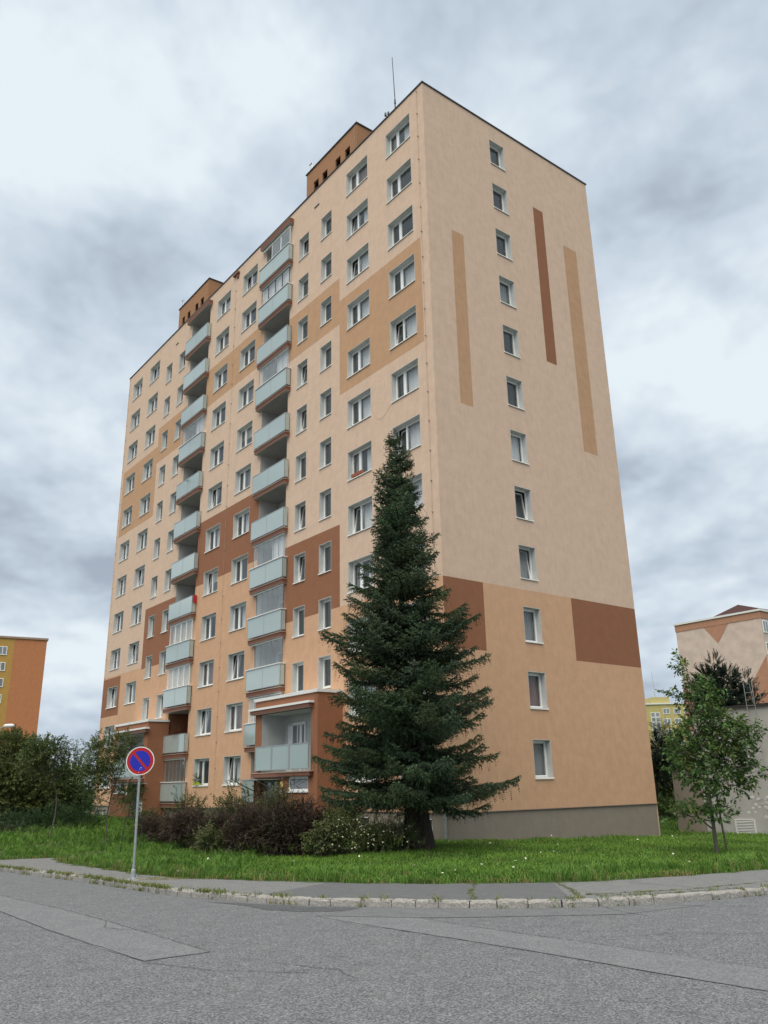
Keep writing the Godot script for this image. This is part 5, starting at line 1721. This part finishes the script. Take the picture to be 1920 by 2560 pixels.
	mb = MB.new()
	mb.tube([Vector3(0, q.y - 0.3, 0), Vector3(q.x * 0.4, q.y - 0.08, q.z * 0.4), Vector3(q.x - 0.2, q.y - 0.02, q.z)], [0.04, 0.035, 0.03], 8)
	part("arm", mb.mesh(), M.galv, o)
	mb = MB.new()
	mb.tube([q + Vector3(-0.28, 0.02, 0), q + Vector3(-0.18, 0.03, 0), q + Vector3(0.2, 0.04, 0), q + Vector3(0.3, 0.03, 0)], [0.05, 0.1, 0.1, 0.04], 10)
	part("lamp_head", mb.mesh(), M.white, o)

# ------------------------------------------------------------------ neighbouring buildings
func far_window(o: Node3D, xf: Transform3D, w: float, h: float) -> void:
	var f := 0.12
	var mb := MB.new()
	mb.box(Vector3(-w / 2, 0, -0.1), Vector3(w / 2, f, 0.06)); mb.box(Vector3(-w / 2, h - f, -0.1), Vector3(w / 2, h, 0.03))
	mb.box(Vector3(-w / 2, f, -0.1), Vector3(-w / 2 + f, h - f, 0.03)); mb.box(Vector3(w / 2 - f, f, -0.1), Vector3(w / 2, h - f, 0.03))
	if w > 1.2: mb.box(Vector3(-0.06, f, -0.1), Vector3(0.06, h - f, 0.025))
	var wn := part("window", mb.mesh(), M.frame, o, xf)
	mb = MB.new()
	mb.quad(Vector3(-w / 2 + f, h - f, 0.01), Vector3(w / 2 - f, h - f, 0.01), Vector3(w / 2 - f, f, 0.01), Vector3(-w / 2 + f, f, 0.01))
	part("pane", mb.mesh(), M.dim_room_pane, wn)

func neighbours() -> void:
	# orange block, far left: its face runs from the left to the right edge away from us
	var c := at_px(118, 1601, 150.0)
	var o := thing("apartment_building", Vector3(c.x, 0, c.z), 0.0, "distant orange and ochre block behind the left-hand trees", "building")
	o.rotation.y = 0.49
	var Ht := c.y
	var mb := MB.new()
	mb.quad(Vector3(-5.4, Ht, 0), Vector3(0, Ht, 0), Vector3(0, -4, 0), Vector3(-5.4, -4, 0))
	mb.quad(Vector3(0, Ht, 0), Vector3(0, Ht, -12), Vector3(0, -4, -12), Vector3(0, -4, 0))
	part("wall", mb.mesh(), M.far_orange, o).set_meta("label", "plain orange wall strip")
	mb = MB.new()
	mb.quad(Vector3(-30, Ht, 0), Vector3(-5.4, Ht, 0), Vector3(-5.4, -4, 0), Vector3(-30, -4, 0))
	mb.quad(Vector3(-30, Ht, -12), Vector3(0, Ht, -12), Vector3(0, -4, -12), Vector3(-30, -4, -12))
	mb.quad(Vector3(-30, Ht, 0), Vector3(-30, Ht, -12), Vector3(-30, -4, -12), Vector3(-30, -4, 0))
	part("wall", mb.mesh(), M.far_ochre, o).set_meta("label", "ochre wall with windows")
	mb = MB.new()
	mb.box(Vector3(-30.2, Ht, 0.2), Vector3(0.2, Ht + 0.35, -12.2))
	part("roof", mb.mesh(), M.slab_edge, o)
	for k in 9:
		for x in [-7.2, -10.9, -14.6]: far_window(o, Transform3D(Basis.IDENTITY, Vector3(x, Ht - 3.0 - k * 2.8, 0.05)), 1.5, 1.5)
	# pink block, right
	c = at_px(1898, 1528, 105.0)
	o = thing("apartment_building", Vector3(c.x, 0, c.z), TURN, "pale pink block with salmon triangles behind the utility building", "building")
	Ht = c.y
	mb = MB.new()
	mb.box(Vector3(0, -3, -12.3), Vector3(40, Ht, 0))
	part("wall", mb.mesh(), M.far_beige, o)
	mb = MB.new()
	mb.box(Vector3(-0.06, Ht - 0.85, -12.36), Vector3(40.06, Ht + 0.05, 0.06))
	part("cornice", mb.mesh(), M.far_pink, o)
	mb = MB.new()
	mb.box(Vector3(-0.2, Ht + 0.05, -12.5), Vector3(40.2, Ht + 0.3, 0.2))
	part("roof_edge", mb.mesh(), M.sheet, o)
	mb = MB.new()
	var X := -0.03
	mb.tri(Vector3(X, Ht - 0.85, -8.05), Vector3(X, Ht - 0.85, -4.45), Vector3(X, Ht - 3.2, -6.24))
	mb.tri(Vector3(X, Ht - 5.6, 0.0), Vector3(X, Ht - 14.0, 0.0), Vector3(X, Ht - 14.0, -6.4))
	mb.tri(Vector3(X, Ht - 8.0, -12.3), Vector3(X, Ht - 14.0, -8.0), Vector3(X, Ht - 14.0, -12.3))
	part("painted_triangle", mb.mesh(), M.far_pink, o)
	mb = MB.new()
	var rr := [Vector3(4, Ht + 0.3, -12), Vector3(4, Ht + 0.3, 0.6), Vector3(20, Ht + 0.3, 0.6), Vector3(20, Ht + 0.3, -12), Vector3(6, Ht + 2.6, -6), Vector3(18, Ht + 2.6, -6)]
	mb.tri(rr[0], rr[4], rr[1]); mb.quad(rr[1], rr[4], rr[5], rr[2]); mb.tri(rr[2], rr[5], rr[3]); mb.quad(rr[3], rr[5], rr[4], rr[0])
	part("roof", mb.mesh(), M.roof_red, o)
	for k in 7:
		for x in [0.9, 3.6, 6.3]: far_window(o, Transform3D(Basis.IDENTITY, Vector3(x, Ht - 2.7 - k * 2.8, 0.04)), 1.3, 1.6)
	# yellow block far behind
	c = at_px(1612, 1762, 230.0)
	o = thing("apartment_building", Vector3(c.x - 6.0, 0, c.z), -0.02, "far pale-yellow block between the apartment block and the pink block", "building")
	Ht = c.y
	mb = MB.new()
	mb.box(Vector3(0, -6, -12), Vector3(32, Ht, 0))
	part("wall", mb.mesh(), M.far_yellow, o)
	mb = MB.new()
	mb.box(Vector3(-0.3, Ht, -12.3), Vector3(32.3, Ht + 0.35, 0.3))
	part("roof_edge", mb.mesh(), M.sheet, o)
	mb = MB.new()
	mb.box(Vector3(8.2, Ht + 0.35, -9), Vector3(13.2, Ht + 2.1, -1))
	part("roof_house", mb.mesh(), M.far_yellow, o)
	mb = MB.new()
	mb.tube([Vector3(10.0, Ht + 2, -3), Vector3(9.8, Ht + 9.5, -3)], [0.07, 0.04], 6)
	for k in 4: mb.tube([Vector3(9.2, Ht + 4 + k * 0.9, -3), Vector3(10.6, Ht + 4 + k * 0.9, -3)], [0.04, 0.04], 5)
	mb.tube([Vector3(12.6, Ht + 2, -3), Vector3(12.6, Ht + 4.5, -3)], [0.06, 0.04], 6)
	part("antenna", mb.mesh(), M.metal, o)
	for k in 5:
		for x in [11.7, 14.7, 17.6, 20.6, 23.6]: far_window(o, Transform3D(Basis.IDENTITY, Vector3(x, Ht - 2.6 - k * 2.8, 0.05)), 1.9, 1.5)
	for j in 2:
		for k in 6: far_window(o, Transform3D(Basis.IDENTITY, Vector3(7.9 + j * 1.3, Ht - 3.4 - k * 1.35, 0.05)), 1.2, 1.25)
	# grey utility building
	var g := Vector3(15.39, 0.0, -42.73)
	o = thing("utility_building", g, TURN, "low grey concrete utility building with louvre and roof ladder", "building")
	mb = MB.new()
	mb.box(Vector3(0, -0.5, 0), Vector3(9, 5.75, 16))
	part("wall", mb.mesh(), M.concrete, o)
	mb = MB.new()
	mb.box(Vector3(-0.12, 5.75, -0.12), Vector3(9.12, 5.87, 16.12))
	part("roof_edge", mb.mesh(), M.dark, o)
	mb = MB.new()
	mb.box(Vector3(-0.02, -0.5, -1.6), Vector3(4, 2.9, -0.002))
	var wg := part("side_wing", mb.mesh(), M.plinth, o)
	mb = MB.new()
	mb.box(Vector3(-0.06, 2.9, -1.65), Vector3(4.05, 2.97, -0.004))
	part("wing_edge", mb.mesh(), M.dark, wg)
	mb = MB.new()
	mb.box(Vector3(-0.05, 0.06, 1.5), Vector3(-0.002, 0.11, 2.5)); mb.box(Vector3(-0.05, 0.66, 1.5), Vector3(-0.002, 0.71, 2.5))
	mb.box(Vector3(-0.05, 0.11, 1.5), Vector3(-0.002, 0.66, 1.55)); mb.box(Vector3(-0.05, 0.11, 2.45), Vector3(-0.002, 0.66, 2.5))
	var lv := part("louvre", mb.mesh(), M.sheet, o)
	for k in 8:
		mb = MB.new()
		var y := 0.12 + k * 0.069
		mb.quad(Vector3(-0.02, y + 0.03, 1.55), Vector3(-0.02, y + 0.03, 2.45), Vector3(-0.055, y, 2.45), Vector3(-0.055, y, 1.55))
		part("slat", mb.mesh(), M.sheet, lv)
	mb = MB.new()
	mb.quad(Vector3(-0.004, 0.66, 1.55), Vector3(-0.004, 0.66, 2.45), Vector3(-0.004, 0.11, 2.45), Vector3(-0.004, 0.11, 1.55))
	part("louvre_back", mb.mesh(), M.galv, lv)
	# ladder hoops over the roof edge and rungs down the wall
	mb = MB.new()
	for zz in [3.05, 3.47]:
		mb.tube([Vector3(-0.18, 2.6, zz), Vector3(-0.18, 6.9, zz), Vector3(0.35, 6.9, zz), Vector3(0.5, 5.8, zz)], [0.014, 0.014, 0.014, 0.014], 6)
	for k in 13: mb.tube([Vector3(-0.18, 2.8 + k * 0.3, 3.05), Vector3(-0.18, 2.8 + k * 0.3, 3.47)], [0.009, 0.009], 5)
	part("roof_ladder", mb.mesh(), M.galv, o)
	# graffiti: flat pale paint with thin dark strokes
	var r := RandomNumberGenerator.new()
	r.seed = 66
	mb = MB.new()
	for k in 90:
		var y := 0.75 + r.randf() * 1.0
		var zz := 2.25 + r.randf() * 2.3 + (0.25 if y < 1.0 else 0.0)
		if zz < 2.75 and r.randf() < 0.7: continue
		var s := r.randf_range(0.03, 0.13)
		var a := r.randf() * TAU
		var xo := -0.003 - 0.00003 * k
		for q in 5: mb.tri(Vector3(xo, y, zz), Vector3(xo, y + sin(a + q * 1.257) * s * 0.7, zz + cos(a + q * 1.257) * s), Vector3(xo, y + sin(a + q * 1.257 + 1.257) * s * 0.7, zz + cos(a + q * 1.257 + 1.257) * s))
	part("graffiti", mb.mesh(), plain(lin(0.62, 0.63, 0.64), 0.9), o)
	mb = MB.new()
	for k in 16:
		var y := 0.85 + r.randf() * 0.75
		var zz := 2.6 + r.randf() * 1.6
		var py := y
		var pz := zz
		var a := r.randf() * TAU
		for q in 6:
			a += r.randf_range(-0.9, 0.9)
			y += sin(a) * 0.09; zz += cos(a) * 0.09
			mb.quad(Vector3(-0.009, py, pz), Vector3(-0.009, y, zz), Vector3(-0.009, y + 0.012, zz + 0.006), Vector3(-0.009, py + 0.012, pz + 0.006))
			py = y; pz = zz
	part("graffiti_strokes", mb.mesh(), plain(lin(0.16, 0.16, 0.18), 0.9), o)
	# thin support post in the lawn beside the young tree
	var p := ground_px(1818, 2130)
	o = thing("tree_stake", p, 0.0, "thin wooden support stake behind the young tree", "stake")
	mb = MB.new()
	mb.tube([Vector3(0.0, -0.2, 0), Vector3(-0.1, 1.9, 0)], [0.03, 0.028], 8)
	part("post", mb.mesh(), M.bark_pale, o)

# ------------------------------------------------------------------ scene
func _ready() -> void:
	var cam := Camera3D.new()
	cam.name = "camera"
	cam.transform = Transform3D(Basis(Vector3(1, 0, 0), 0.319946) * Basis(Vector3(0, 0, 1), -0.019528), EYE)
	cam.fov = 63.86
	cam.near = 0.1
	cam.far = 4000.0
	add_child(cam)
	cam.current = true
	var env := Environment.new()
	env.background_mode = Environment.BG_SKY
	env.sky = make_sky()
	env.tonemap_mode = Environment.TONE_MAPPER_LINEAR
	env.tonemap_exposure = 2.2
	env.sdfgi_enabled = true
	env.ssao_enabled = true
	env.ssil_enabled = true
	var we := WorldEnvironment.new()
	we.name = "world"
	we.environment = env
	add_child(we)
	var sun := DirectionalLight3D.new()
	sun.name = "sun"
	sun.light_energy = 0.5
	sun.light_angular_distance = 60.0
	sun.light_color = Color(1.0, 0.96, 0.89)
	sun.shadow_enabled = true
	sun.transform = Transform3D(Basis(Vector3.UP, -0.35) * Basis(Vector3(1, 0, 0), -1.08), Vector3(0, 60, 0))
	add_child(sun)
	make_materials()
	print("materials")
	build_ground()
	print("ground")
	build_block()
	print("block")
	neighbours()
	sign_post()
	small_things()
	print("things")
	plants()
	print("plants")
